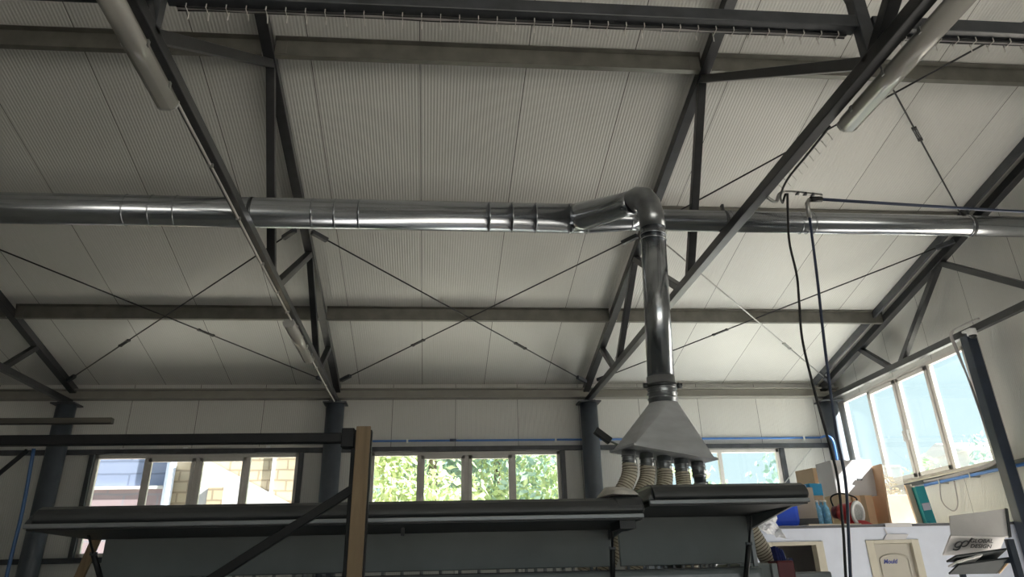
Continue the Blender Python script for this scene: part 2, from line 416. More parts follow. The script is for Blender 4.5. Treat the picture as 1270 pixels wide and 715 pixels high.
# steel trim round the windows: rails over and under, jambs
def trim(n, material, *boxes):
    mb = MB()
    for b in boxes: mb.box(*b)
    return struct(mb, 'trim_%d' % n, material, .004)
trim(1, 'steel', (XL, XE-.2, YW-.08, YW-.002, WZ1+.005, WZ1+.075))
trim(2, 'steel', (XL, XE-.2, YW-.08, YW-.002, WZ0-.075, WZ0-.005))
n = 3
for a, b in WIN:
    trim(n, 'steel', (a-.075, a-.004, YW-.07, YW-.002, WZ0-.004, WZ1+.004)); n += 1
    trim(n, 'steel', (b+.004, b+.075, YW-.07, YW-.002, WZ0-.004, WZ1+.004)); n += 1
trim(n, 'steel', (XE-.07, XE-.002, SUN_GAP[1]+.05, YW-.09, EW[2]-.085, EW[2]-.01)); n += 1
trim(n, 'door_frame', (XE-.07, XE-.002, EW[0]-.05, EW[1]+.02, EW[2]-.009, EW[2]+.012)); n += 1
# eave beam on top of the wall, a length per bay
mb = MB()
zt = 2.835+CZ
mb.box(XL, XE-.01, D+.02, YW-.003, zt-.155, zt-.135); mb.box(XL, XE-.01, D+.02, YW-.003, zt-.02, zt); mb.box(XL, XE-.01, D+.10, YW-.003, zt-.135, zt-.02)
struct(mb, 'trim_%d' % n, 'eave', .003); n += 1

# columns
cw = ['behind the hanging blue hose', 'behind the raw wooden board', 'beside the metal extraction hood', 'in the corner beside the gable window']
for i, x in enumerate(TX):
    r_ = .14
    t = thing('steel_column', (x, D, 0), 'round dark steel column under the wall end of a roof truss, ' + cw[i], 'column')
    put(MB().tube([(x, D, 0), (x, D, HB-.022)], r_, 32), 'shaft', 'column', t)
    put(MB().box(x-.18, x+.18, D-.16, D+.16, HB-.021, HB), 'cap_plate', 'steel', t, .004)
    put(MB().box(x-.18, x+.18, D-.16, D+.16, 0, .02), 'base_plate', 'steel', t, .004)

# trusses -------------------------------------------------------------
CH = .08; RW = .10
tl = ['grey steel roof truss carrying one long and one far tube light under its chord',
      'grey steel roof truss with the black hose bracket and vertical duct in front']
def mid(y): return zraf(y) + .05
def make_truss(i, x):
    lab = ['grey steel roof truss in the darkest end of the shed, above the hanging blue hose',
           'grey steel roof truss carrying two tube lights and a pale conduit under its chord',
           'dark steel roof truss with the hose bracket under its chord, beside the vertical duct',
           'grey steel end truss standing just inside the gable wall above its window'][i]
    t = thing('roof_truss', (x, RIDGE, HB), lab, 'roof truss')
    cz = HB + CH/2
    put(MB().bar((x, D+.10, cz), (x, 2*RIDGE-D-.1, cz), CH, CH), 'bottom_chord', 'truss', t, .006)
    for s in (1, -1):
        yy = lambda y: y if s == 1 else 2*RIDGE - y
        e = D + .15
        a = (x, yy(e), ZR + SL*(D-e) + RW/2); b = (x, yy(RIDGE), ZR + SL*(D-RIDGE) + RW/2)
        put(MB().bar(a, b, RW, RW), 'top_chord', 'truss', t, .006)
        for k, ((y0, top0), (y1, top1)) in enumerate((((3.42, 0), (5.85, 1)), ((5.85, 1), (6.93, 0)), ((7.22, 0), (8.80, 1)), ((8.82, 1), (10.18, 0)), ((10.42, 0), (11.12, 1)))):
            p0 = (x, yy(y0), mid(y0)-.03 if top0 else cz); p1 = (x, yy(y1), mid(y1)-.03 if top1 else cz)
            put(MB().bar(p0, p1, .075, .075, (1, 0, 0)), 'web_member', 'truss', t, .005)
    put(MB().bar((x, RIDGE, cz), (x, RIDGE, zraf(RIDGE)), .08, .08, (1, 0, 0)), 'king_post', 'steel', t, .005)
    put(MB().box(x-.09, x+.09, D-.14, D+.12, HB, HB+.012), 'seat_plate', 'steel', t)
    if i == 3:
        a = (x-.17, D, ZR+.11); b = (x-.17, RIDGE, ZR + SL*(D-RIDGE)+.11)
        put(MB().bar(a, b, .035, .10), 'rafter_bar', 'steel', t, .003)  # thin dark bar running beside the end rafter
    return t
for i, x in enumerate(TX): make_truss(i, x)

# gable post
t = thing('gable_post', (TX[3], 8.70, 0), 'blue-black square steel post beside the gable window, with grey cables down its edge', 'post')
put(MB().box(TX[3]-.06, TX[3]+.07, 8.62, 8.76, .015, HB-.001), 'shaft', 'steel_blue', t, .008)
put(MB().box(TX[3]-.11, TX[3]+.11, 8.57, 8.81, 0, .015), 'base_plate', 'steel', t)

# purlins -------------------------------------------------------------
bays = [(XL, TX[0]), (TX[0], TX[1]), (TX[1], TX[2]), (TX[2], TX[3])]
bay_w = ['in the dark bay past the first truss', 'in the bay with the dark crossed rods', 'in the bay with the long plain duct', 'in the bright bay next to the gable']
rows = [(10.31, 'lowest galvanised roof purlin, nearest the window wall,'), (8.03, 'galvanised roof purlin hidden along the duct,'), (5.75, 'galvanised roof purlin just above the duct,'), (3.60, 'galvanised roof purlin beside the ridge,')]
for y, rw in rows:
    for k, (a, b) in enumerate(bays):
        z0 = zraf(y); z1 = z0 + SHEET - .004
        mb = MB(); a2 = a + (.055 if k else 0); b2 = b - .055
        mb.prism([(y-.035, z0), (y+.03, z0), (y+.03, z0+.018), (y+.025, z0+.018), (y+.025, z0+.005), (y-.03, z0+.005), (y-.03, z1-.005), (y-.085, z1+.006), (y-.085, z1+.011), (y-.035, z1)], 'x', a2, b2)
        o = thing('roof_purlin', ((a+b)/2, y, z0), rw + ' ' + bay_w[k], 'purlin')
        put(mb, 'channel', 'galv_purlin', o)
        if k: put(MB().box(a2, a2+.10, y-.042, y-.036, z0+.01, z1-.02), 'end_cleat', 'galv_purlin', o)
        put(MB().box(b2-.10, b2, y-.042, y-.036, z0+.01, z1-.02), 'end_cleat', 'galv_purlin', o)

# brace rods ----------------------------------------------------------
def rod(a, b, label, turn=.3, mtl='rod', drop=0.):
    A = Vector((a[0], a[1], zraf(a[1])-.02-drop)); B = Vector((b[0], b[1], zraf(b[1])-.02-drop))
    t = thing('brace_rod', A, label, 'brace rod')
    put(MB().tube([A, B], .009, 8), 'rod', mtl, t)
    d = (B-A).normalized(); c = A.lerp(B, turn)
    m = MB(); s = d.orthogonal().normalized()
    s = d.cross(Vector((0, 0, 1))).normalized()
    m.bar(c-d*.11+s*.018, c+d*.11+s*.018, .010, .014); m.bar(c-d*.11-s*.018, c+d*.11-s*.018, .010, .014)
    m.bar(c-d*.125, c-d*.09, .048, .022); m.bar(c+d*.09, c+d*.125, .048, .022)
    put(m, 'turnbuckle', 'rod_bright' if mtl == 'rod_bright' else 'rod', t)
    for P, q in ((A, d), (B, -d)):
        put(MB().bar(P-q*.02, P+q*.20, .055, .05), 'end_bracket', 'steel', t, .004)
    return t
o = .11
rod((TX[0]+o, 12.05), (TX[1]-o, 8.28), 'dark brace rod rising from the column top near the blue hose in the darkest bay', .30)
rod((TX[1]-o, 12.05), (TX[0]+o, 8.28), 'dark brace rod falling to the column behind the wooden board, in the darkest bay', .39, drop=.022)
rod((TX[1]+o, 12.05), (TX[2]-o, 8.28), 'black brace rod rising from the column behind the wooden board to the vertical duct', .31)
rod((TX[2]-o, 12.05), (TX[1]+o, 8.28), 'brace rod falling from under the plain duct to the column beside the extraction hood', .30, 'rod', .022)
rod((TX[2]+o, 12.05), (TX[3]-.13, 8.28), 'dark brace rod rising behind the vertical duct to the gable truss under the thin duct', .40)
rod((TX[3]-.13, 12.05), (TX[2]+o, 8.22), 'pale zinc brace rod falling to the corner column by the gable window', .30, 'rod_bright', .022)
rod((TX[2]+o, 7.98), (TX[3]-.13, 3.66), 'long black brace rod passing above the hose bracket and behind the large tube light', .93)
rod((TX[3]-.13, 7.95), (TX[2]+o, 3.96), 'dark brace rod with turnbuckle running from the tube light down to the gable truss', .385, 'rod', .022)

# tie beams and cable looms -------------------------------------------
TBZ = 2.85+CZ
tie_lab = ['short visible piece of black tie beam past the large tube light in the dark corner',
           'long black steel tie beam under the ridge with a cable loom along it',
           'blue-black steel tie beam between the large tube light and the gable end']
for k, (a, b) in enumerate(bays[1:]):
    single(MB().box(a+.05, b-.05, RIDGE-.045, RIDGE+.045, TBZ, TBZ+.085), 'tie_beam', 'steel', tie_lab[k], 'beam', bevel=.006)
def loom(a, b, label, nz):
    t = thing('cable_loom', ((a+b)/2, RIDGE+.03, TBZ), label, 'cable')
    random.seed(int(nz))
    for j in range(3):
        P = []
        N = 22
        for i in range(N+1):
            x = a + (b-a)*i/N
            P.append((x, RIDGE+.02+.014*j, TBZ-.011-.008*random.random()))
        put(MB().tube(smooth_path(P, 3), .0065 if j != 1 else .008, 8), 'cable', 'cable' if j != 1 else 'cable_grey', t)
    for i in range(nz):
        x = a + (b-a)*(i+.5)/nz
        m = MB(); tl_ = .03+.015*random.random()
        m.bar((x, RIDGE+.008, TBZ+.0), (x, RIDGE+.008, TBZ-.026), .005, .003); m.bar((x, RIDGE+.07, TBZ+.0), (x, RIDGE+.07, TBZ-.026), .005, .003)
        m.bar((x, RIDGE+.008, TBZ-.026), (x, RIDGE+.07, TBZ-.026), .003, .005)
        m.bar((x, RIDGE+.066, TBZ-.02), (x+.012*(random.random()-.2), RIDGE+.074, TBZ-.02-tl_), .005, .003)
        put(m, 'zip_tie', 'conduit', t)
loom(TX[1]+.1, TX[2]-.1, 'black and grey cable loom zip-tied under the long tie beam at the top', 36)
loom(TX[2]+.1, TX[3]-.2, 'thin cable loom zip-tied under the tie beam near the gable end', 34)

# tube lights ----------------------------------------------------------
def light_fixture(x, y0, y1, label, w=.125, tilt=0):
    z1 = HB - .004; z0 = z1 - .085
    t = thing('tube_light', (x, (y0+y1)/2, z1), label, 'light fixture', 'sealed tube lights under the truss chords')
    put(MB().box(x-w*.36, x+w*.36, y0+.01, y1-.01, z1-.03, z1), 'housing', 'housing', t, .004)
    prof = [(x-w/2, z1-.028), (x-w/2, z1-.05), (x-w*.40, z1-.078), (x-w*.2, z1-.09), (x+w*.2, z1-.09), (x+w*.40, z1-.078), (x+w/2, z1-.05), (x+w/2, z1-.028)]
    m = MB(); m.prism(prof, 'y', y0+.015, y1-.015)
    for f in m.bm.faces: f.smooth = True
    put(m, 'diffuser', 'diff', t)
    for yy in (y0, y1-.016):
        put(MB().prism([(px + (px-x)*.04, pz) for px, pz in prof], 'y', yy, yy+.016), 'end_cap', 'housing', t)
    for j in range(4):
        yy = y0 + (y1-y0)*(j+.5)/4
        for s in (-1, 1): put(MB().box(x+s*w/2-.006, x+s*w/2+.006, yy-.012, yy+.012, z1-.055, z1-.018), 'clip', 'rod_bright', t)
    m = MB()
    m.tube([(x-.02, y0+.04, z1-.05), (x-.02, y1-.04, z1-.05)], .013, 10); m.tube([(x+.03, y0+.04, z1-.05), (x+.03, y1-.04, z1-.05)], .013, 10)
    put(m, 'tube_pair', 'white', t)
light_fixture(TX[1]-.05, 2.45, 3.95, 'large unlit tube light nearest the camera in the dark top corner of the roof')
light_fixture(TX[1]-.03, 8.15, 9.66, 'small far tube light catching daylight under the chord near the window wall')
light_fixture(TX[2]+.105, 2.46, 3.96, 'large unlit tube light with a bright reflection beside the long black brace rod')
# conduit under the chord with the lights
t = thing('conduit', (TX[1]-.01, 6, HB), 'pale plastic conduit clipped along the underside of the chord between two tube lights', 'conduit')
put(MB().tube(smooth_path([(TX[1]-.012, 3.955, HB-.012), (TX[1]-.010, 5.3, HB-.010), (TX[1]-.014, 6.9, HB-.012), (TX[1]-.01, 8.16, HB-.012)], 6), .009, 8), 'pipe', 'conduit', t)
put(MB().tube(smooth_path([(TX[1]-.012, 9.66, HB-.012), (TX[1]-.012, 11, HB-.012), (TX[1]-.0, 12.25, HB-.012)], 6), .009, 8), 'pipe', 'conduit', t)
for y in (4.75, 5.6, 6.55, 7.3, 7.9, 10.2, 11.2): put(MB().box(TX[1]-.028, TX[1]+.008, y-.01, y+.01, HB-.024, HB-.001), 'clip', 'rod_bright', t)
# cable on the chord towards the hose bracket
t = thing('tied_cable', (TX[2]+.05, 4.6, HB), 'black cable tied along the truss chord from the big tube light to the bracket', 'cable')
put(MB().tube(smooth_path([(TX[2]+.05, 4.05, HB+.005), (TX[2]+.055, 4.4, HB-.004), (TX[2]+.06, 4.75, HB-.012), (TX[2]+.10, 4.98, HB-.03), (TX[2]+.155, 5.08, HB-.04)], 6), .008, 8), 'cable', 'cable', t)
for j in range(9):
    y = 4.12 + j*.095
    m = MB(); m.bar((TX[2]+.045, y, HB+.015), (TX[2]+.075, y, HB-.018), .005, .004); m.bar((TX[2]+.07, y, HB-.012), (TX[2]+.10, y+.015, HB-.045), .004, .003)
    put(m, 'zip_tie', 'conduit', t)

# ducts ------------------------------------------------------------------
DY, DZ = 5.96, 2.806+CZ
t = thing('main_duct', (-3, DY, DZ), 'wide galvanised spiral duct crossing the dark half of the roof on the truss chords', 'duct')
put(MB().tube([(XL+.05, DY, DZ), (1.12, DY, DZ)], .127, 40), 'pipe', 'duct', t)
def collar(px, R, par, wd=.009, rr=.006, name='joint_ring', mt='duct'):
    x = at(px, 270, y=DY).x if isinstance(px, int) else px
    put(MB().ring((x, DY, DZ), (1, 0, 0), R, rr, 36), name, mt, par)
for px in (155, 187, 218, 388, 416, 446, 607, 635, 664): collar(px, .128, t)
put(MB().tube([(at(312, 265, y=DY).x-.015, DY, DZ), (at(312, 265, y=DY).x+.015, DY, DZ)], .131, 36), 'clamp_band', 'band', t)
fit = thing('duct_branch', (1.4, DY, DZ), 'galvanised Y-branch fitting with a taper, joining the wide duct to the elbow', 'duct fitting')
m = MB(); m.tube([(1.115, DY, DZ), (1.14, DY, DZ), (1.1401, DY, DZ), (1.27, DY, DZ), (1.66, DY-.0, DZ), (1.73, DY, DZ)], [.131, .131, .128, .128, .096, .096], 40)
put(m, 'taper', 'duct', fit)
elbow_c = [(1.17, DY-.01, DZ-.002), (1.24, DY-.12, DZ-.025), (1.48, DY-.50, DZ-.105), (1.53, DY-.58, DZ-.120)]
put(MB().tube(elbow_c, [.126, .121, .098, .096], 36), 'branch_pipe', 'duct', fit)
for k in (1.135, 1.27): put(MB().ring((k, DY, DZ), (1, 0, 0), .129, .006, 36), 'joint_ring', 'duct', fit)
put(MB().ring((1.66, DY, DZ), (1, 0, 0), .099, .006, 36), 'joint_ring', 'duct', fit)
t = thing('thin_duct', (4.2, DY, DZ), 'thinner shiny galvanised duct running on from the branch to the gable wall', 'duct')
put(MB().tube([(1.735, DY, DZ), (XE+.25, DY, DZ)], .0945, 36), 'pipe', 'duct', t)
for px in (905, 990, 998, 1006, 1197): collar(px, .096, t)
for px in (899, 1202):
    x = at(px, 277, y=DY).x
    m = MB(); m.tube([(x-.012, DY, DZ), (x+.012, DY, DZ)], .099, 36); m.box(x-.01, x+.01, DY-.02, DY+.02, DZ+.095, DZ+.16)
    put(m, 'hanger_clamp', 'band', t)
# vertical drop
drop = thing('vertical_duct', (1.58, 5.25, 1.13+CZ), 'round galvanised duct dropping vertically from the elbow to the extraction hood', 'duct')
top, bot = Vector((1.628, 5.25, 2.40+CZ)), Vector((1.560, 5.25, 1.235+CZ))
put(MB().tube([top, bot], .094, 40), 'pipe', 'duct', drop)
E0 = Vector(elbow_c[-1]); tdir = (Vector(elbow_c[-1])-Vector(elbow_c[-2])).normalized()
P = []
c1 = E0 + tdir*.14 + Vector((0, 0, .012))
for k in range(6):
    s = k/5; P.append((1-s)**2*E0 + 2*s*(1-s)*Vector((top.x+.01, top.y-.02, E0.z+.06)) + s*s*(top + Vector((0, 0, -.0))))
put(MB().tube(P, .097, 36), 'elbow', 'duct_dark', drop)
dd = (bot-top).normalized()
for s in (.05, .085): put(MB().ring(top.lerp(bot, s), dd, .095, .005, 36), 'joint_ring', 'duct', drop)
# hood under it
HRZ = math.radians(16)
hood = thing('extraction_hood', (1.55, 5.25, .75+CZ), 'pyramid-shaped galvanised extraction hood with a row of spigots beneath', 'extraction hood')
m = MB(); m.tube([bot+Vector((0, 0, .03)), bot-Vector((0, 0, .155))], .0985, 40)
neck = put(m, 'neck', 'duct_dark', hood)
for k in range(3): put(MB().ring(bot-Vector((0, 0, .05+.035*k)), (0, 0, 1), .099, .007, 36), 'bead', 'duct_dark', neck)
m = MB(); cz_ = bot.z-.035
m.tube([(bot.x, bot.y, cz_-.012), (bot.x, bot.y, cz_+.012)], .108, 36)
for s in (-1, 1):
    m.tube([(bot.x+s*.105, bot.y-.03, cz_), (bot.x+s*.135, bot.y-.03, cz_)], .018, 14)
put(m, 'clamp_band', 'band', hood)
# square to round transition
hc = Vector((1.525, 5.26, 0)); zt_, zb_ = bot.z-.15, .755+CZ
tiltz = -.034
ex = Vector((math.cos(HRZ), math.sin(HRZ), 0)); ey = Vector((-math.sin(HRZ), math.cos(HRZ), 0))
HWX, HWY = .295, .15
def hb(sx, sy): return hc + ex*(sx*HWX) + ey*(sy*HWY) + Vector((0, 0, zb_ + tiltz*sx))
m = MB(); bm = m.bm; NQ = 10
cr = [bm.verts.new(hb(sx, sy)) for sx, sy in ((1, -1), (1, 1), (-1, 1), (-1, -1))]
arcs = []
for q, a0 in enumerate((-90, 0, 90, 180)):
    arcs.append([None]*(NQ+1))
circ = {}
def cv(deg):
    deg = round(deg % 360, 3)
    if deg not in circ:
        a = math.radians(deg); circ[deg] = bm.verts.new(Vector((bot.x, bot.y, zt_)) + (ex*math.cos(a) + ey*math.sin(a))*.0985)
    return circ[deg]
for q, a0 in enumerate((-90, 0, 90, 180)):
    for k in range(NQ):
        f = bm.faces.new((cr[q], cv(a0+90*(k+1)/NQ), cv(a0+90*k/NQ))); f.smooth = True
    bm.faces.new((cr[q], cr[(q+1) % 4], cv(a0+90)))
put(m, 'shell', 'hood', hood)
m = MB(); fl = [hb(sx*1.06, sy*1.10) for sx, sy in ((-1, -1), (1, -1), (1, 1), (-1, 1))]
m.hexa([q-Vector((0, 0, .014)) for q in fl] + [q+Vector((0, 0, .001)) for q in fl])
put(m, 'bottom_flange', 'hood', hood)
spig = []
for k in range(5):
    s = (-.84, -.42, 0, .42, .84)[k]
    c = hc + ex*(s*HWX*1.06) + Vector((0, 0, zb_ + tiltz*s - .014))
    e = c - Vector((0, 0, .115 if k < 4 else .10))
    o2 = put(MB().tube([c, e], .046, 24), 'spigot', 'duct_dark', hood)
    for j in (.3, .55, .85): put(MB().ring(c.lerp(e, j), (0, 0, 1), .047, .004, 24), 'bead', 'duct_dark', o2)
    spig.append(e)
# hoses
def flex_hose(path, r, label, group=None, turns=46):
    P = smooth_path(path, 14)
    t = thing('flexible_hose', P[0], label, 'hose', group)
    rads = [r*(1+.0*math.sin(i)) for i in range(len(P))]
    put(MB().tube(P, r, 24), 'tube', 'hose', t)
    # coil
    L = [0]
    for a, b in zip(P[:-1], P[1:]): L.append(L[-1]+(b-a).length)
    H = []; N = turns*14
    nrm = (P[1]-P[0]).orthogonal().normalized(); prev = (P[1]-P[0]).normalized(); j = 0
    for i in range(N+1):
        s = L[-1]*i/N
        while j < len(P)-2 and L[j+1] < s: j += 1
        d = (P[j+1]-P[j]).normalized(); nrm = (prev.rotation_difference(d) @ nrm); nrm = (nrm-d*nrm.dot(d)).normalized(); prev = d
        c = P[j].lerp(P[j+1], (s-L[j])/max(1e-6, L[j+1]-L[j])); a = 2*math.pi*turns*i/N
        H.append(c + (nrm*math.cos(a)+d.cross(nrm)*math.sin(a))*(r*1.0))
    put(MB().tube(H, .0026, 6), 'wire_coil', 'hose_wire', t)
    return t
BT = .05 + CZ
ordn = ['first from the column side, curving furthest', 'second from the column side', 'middle one of the row', 'straight one, fourth from the column']
for k in range(4):
    e = spig[k]; dx = (-.12, -.12, -.10, -.012)[k]
    flex_hose([e+Vector((0, 0, .03)), e+Vector((dx*.12, -.005, -.05)), e+Vector((dx*.75, -.02, -.17)), e+Vector((dx*1.9, -.05, -.38)), (e.x+dx*2.9, e.y-.05, BT+.005)], .049,
              'beige ribbed hose under the extraction hood, ' + ordn[k], 'ribbed hoses under the hood', 40)
e = spig[4]
t = thing('steel_pipe', e, 'dark straight steel pipe under the end spigot of the hood, with a slanted strut', 'pipe')
put(MB().tube([e+Vector((0, 0, .005)), (e.x+.005, e.y, BT)], .040, 24), 'pipe', 'duct_dark', t)
put(MB().ring(e-Vector((0, 0, .04)), (0, 0, 1), .042, .006, 24), 'joint_ring', 'duct_dark', t)
put(MB().bar(e+Vector((.035, -.01, -.03)), (e.x+.17, e.y+.02, BT), .016, .022), 'strut', 'machine_light', t)
# small flood lamp on the column side
pa, pb = at(738, 533, y=5.9), at(757, 547, y=5.9)
t = thing('flood_lamp', pa, 'small black box on a thin arm beside the upper edge of the extraction hood', 'lamp')
put(MB().bar(pa, pb, .06, .05), 'body', 'black', t, .006)
put(MB().bar(pb, hb(-1.0, 0), .010, .010), 'arm', 'steel', t)

# edge banding machine -------------------------------------------------------
mach = thing('edge_banding_machine', (0, 4.6, 0), 'long charcoal woodworking machine with two raised sound-hood covers along its front', 'machine')
X0, X1 = -1.56, 1.60
m = MB(); m.box(X0, 1.60, 4.02, 5.75, .12, BT); body = put(m, 'body', 'machine', mach, .012)
m = MB(); m.box(X0+.03, X1-.03, 4.00, 4.02, BT-.055, BT-.025); put(m, 'guide_rail', 'machine_light', body)
xx = X0+.12
while xx < X1-.1:
    put(MB().tube([(xx, 4.055, BT+.003), (xx, 4.055, BT+.018)], .008, 8), 'roller', 'machine_light', body); xx += .045 if (int(xx*3) % 2) else .09
put(MB().box(X0+.05, X1-.05, 4.04, 4.13, BT, BT+.004), 'track', 'black', body)
for px0 in (X0+.1, 0., X1-.2): put(MB().box(px0, px0+.1, 4.3, 5.4, 0, .12), 'foot', 'black', body)
for (a, b, dz, lipend) in ((at(28, 650, y=3.5).x, .905, 0., True), (.925, 1.655, .052, False)):
    cov = None
    z = lambda v: v + dz + CZ
    # canopy with rounded front lip
    prof = [(3.515, z(.262)), (3.500, z(.275)), (3.503, z(.295)), (3.525, z(.316)), (3.56, z(.329)), (3.62, z(.335)), (4.17, z(.337)), (4.20, z(.33)), (4.20, z(.262))]
    m = MB(); m.prism(prof, 'x', a+.03, b)
    if True:
        # slanted outer end as on the moulded lip
        pass
    cov = put(m, 'hood_cover', 'machine_lip', mach, .006)
    m = MB(); P0 = [(a+.03, y_, z_) for y_, z_ in prof]
    m.hexa([(a, 3.505, z(.262)), (a+.03, 3.505, z(.262)), (a+.03, 4.15, z(.262)), (a, 4.15, z(.262)), (a+.015, 3.51, z(.285)), (a+.03, 3.53, z(.318)), (a+.03, 4.15, z(.33)), (a+.015, 4.15, z(.285))])
    put(m, 'end_moulding', 'machine_lip', cov, .004)
    put(MB().box(a+.005, b-.005, 3.492, 3.512, z(.243), z(.261)), 'edge_rail', 'machine_light', cov, .003)
    put(MB().box(a+.01, b-.008, 3.515, 4.20, z(.238), z(.250)), 'seal', 'black', cov)
    pa_ = max(a+.08, at(133, 661, y=4.2).x) if lipend else at(765, 655, y=4.2).x
    pb_ = at(757, 655, y=4.2).x if lipend else at(927, 655, y=4.2).x
    put(MB().box(pa_, pb_, 4.17, 4.20, BT+.02, z(.24)), 'back_panel', 'machine', cov, .004)
    # side plate
    if not lipend:
        put(MB().box(pb_-.012, pb_+.010, 4.15, 4.17, BT+.005, z(.20)), 'side_plate', 'machine_light', cov, .003)
        put(MB().prism([(3.60, z(.237)), (4.17, z(.237)), (4.17, z(.17))], 'x', pb_-.01, pb_+.004), 'gusset', 'machine', cov)
    else:
        put(MB().prism([(3.60, z(.237)), (4.17, z(.237)), (4.17, z(.19))], 'x', pb_-.02, pb_-.008), 'gusset', 'machine', cov)
        put(MB().box(b-.10, b-.03, 3.55, 3.75, z(.205), z(.238)), 'hinge_block', 'black', cov)
        m = MB(); m.prism([(y_, z_) if z_ < z(.3) else (y_, z_+.008) for y_, z_ in prof], 'x', b-.12, b+.004)
        put(m, 'end_cap', 'machine_lip', cov, .012)
        m = MB(); m.hexa([(b-.13, 3.53, z(.344)), (b-.005, 3.53, z(.338)), (b-.005, 3.75, z(.345)), (b-.16, 3.75, z(.345)), (b-.10, 3.56, z(.362)), (b-.02, 3.56, z(.358)), (b-.02, 3.72, z(.392)), (b-.12, 3.72, z(.392))])
        put(m, 'dust_patch', 'dusty', cov, .006, label='pale dust-covered end of the cover')
        px_ = at(500, 645, y=3.75).x
        put(MB().box(px_-.008, px_+.008, 3.74, 3.76, z(.205), z(.238)), 'stop_peg', 'black', cov)
    # gas springs
    for (ua, va, ub, vb) in (((112, 650, 124, 715),) if lipend else ()) + (((759, 648, 760, 715),) if lipend else ((932, 640, 925, 715),)):
        A = at(ua, va, y=3.85); B = at(ub, vb, y=3.97)
        A.z = min(A.z, z(.24)); C_ = A.lerp(B, .45); B2 = B + (B-A)*.3
        g = put(MB().tube([A, C_], .0055, 8), 'gas_spring', 'black', mach)
        put(MB().tube([C_, B2], .0125, 10), 'cylinder', 'black', g)
        put(MB().bar(C_+Vector((-.014, 0, .0)), C_+Vector((.014, 0, .0)), .014, .014), 'collar', 'steel', g)
# control end of the machine
e0, e1, e2 = at(917, 697, y=4.45), at(955, 697, y=4.45), at(963, 697, y=4.45)
put(MB().box(e0.x, e1.x, 4.45, 4.85, .1, e1.z), 'end_housing', 'machine', mach, .012)
put(MB().box(e1.x, e2.x, 4.44, 4.85, .1, e1.z-.004), 'end_trim', 'machine_light', mach, .006)
# tray bar standing further right
pa = at(985, 712, y=4.6); pb = at(1030, 712, y=4.6)
put(MB().box(pa.x-.05, pb.x, 4.58, 4.95, pa.z-.08, pa.z+.012), 'tray', 'machine_light', mach, .01)
put(MB().box(e2.x, pa.x-.05, 4.65, 4.84, pa.z-.07, pa.z-.01), 'tray_arm', 'machine', mach)
# right hose
q = [at(928, 652, y=4.72), at(940, 672, y=4.72), at(953, 695, y=4.74), at(958, 712, y=4.76), at(959, 730, y=4.78)]
flex_hose(q, .046, 'beige ribbed hose bending down past the raised cover toward the white partition', None, 24)
# red block with navy handle on the machine end
pr_ = at(967, 700, y=4.75)
t = thing('cleaning_brush', (pr_.x, 4.72, CZ+.02), 'dark red block with navy ribbed handle on the machine end beside the ribbed hose', 'brush')
b0 = at(960, 703, y=4.55); b1 = at(980, 695, y=4.55)
put(MB().box(b0.x, b1.x, 4.50, 4.64, b0.z-.06, b1.z+.002), 'block', 'dark_red', t, .01)
h0 = at(966, 684, y=4.58)
m = MB()
for j in range(4): m.bar((h0.x-.024+.014*j, 4.57, b1.z), (h0.x-.030+.013*j, 4.58, h0.z+.028-.006*j), .011, .03)
put(m, 'ribbed_handle', 'navy', t, .002)
put(MB().box(b1.x, b1.x+.022, 4.56, 4.60, b1.z-.004, b1.z+.014), 'nozzle', 'navy', t, .003)

# storage rack in front -----------------------------------------------------
RY = 2.95
def rk(u, v, y=RY): return at(u, v, y=y)
rack = thing('steel_rack', (-1.0, RY, 0), 'black steel rack frame in the foreground with a long top rail and diagonal brace', 'rack')
zb = rk(438, 543).z
xl = -1.80; xr = rk(440, 540).x
put(MB().box(xl, xr-.004, RY-.02, RY+.02, zb-.017, zb+.017), 'top_rail', 'black_steel', rack, .003)
px0, px1 = xr-.01, rk(461, 545).x
put(MB().box(px0, px1, RY-.0, RY+.04, 0, zb+.03), 'upright', 'black_steel', rack, .003)
put(MB().box(xr-.045, xr, RY-.028, RY+.028, zb-.035, zb+.032), 'corner_joint', 'black_steel', rack, .003)
put(MB().box(xl-.04, xl, RY-.02, RY+.02, 0, zb+.14), 'upright', 'black_steel', rack, .003)
A = rk(441, 604); B = rk(262, 718); B = A + (B-A)*1.6
put(MB().bar(A, B, .030, .030, (0, 1, 0)), 'diagonal_brace', 'black_steel', rack, .003)
A = rk(34, 558); B = rk(0, 586); B = A + (B-A)*8
put(MB().bar((A.x, RY, A.z), (max(B.x, xl), RY, B.z if B.x > xl else A.z + (A.z-B.z)/(A.x-B.x)*(xl-A.x)), .012, .012, (0, 1, 0)), 'brace_rod', 'black_steel', rack)
z2 = rk(70, 522).z
put(MB().box(xl, rk(140, 521).x, RY-.014, RY+.014, z2-.010, z2+.010), 'upper_arm', 'wood_dark', rack, .002, label='short brown arm above the long rail')
# raw board leaning on the upright
m = MB(); bx0, bx1 = rk(443, 540).x, rk(460.5, 540).x
m.hexa([(bx0-.006, RY-.052, 0), (bx1-.008, RY-.052, 0), (bx1-.008, RY-.034, 0), (bx0-.006, RY-.034, 0),
        (bx0, RY-.048, zb+.034), (bx1, RY-.048, zb+.034), (bx1, RY-.030, zb+.034), (bx0, RY-.030, zb+.034)])
single(m, 'wooden_board', 'wood', 'raw pale wooden board standing upright against the corner of the black rack', 'board', bevel=.002)
# blue hose hanging at the left
A = rk(42, 556, RY+.03); B = rk(8, 715, RY+.06)
P = smooth_path([A, A.lerp(B, .5)+Vector((.006, 0, 0)), B, B+(B-A)*.9], 6)
single(MB().tube(P, .0065, 10), 'air_hose', 'blue_hose', 'blue air hose hanging straight down from the rack rail', 'hose')
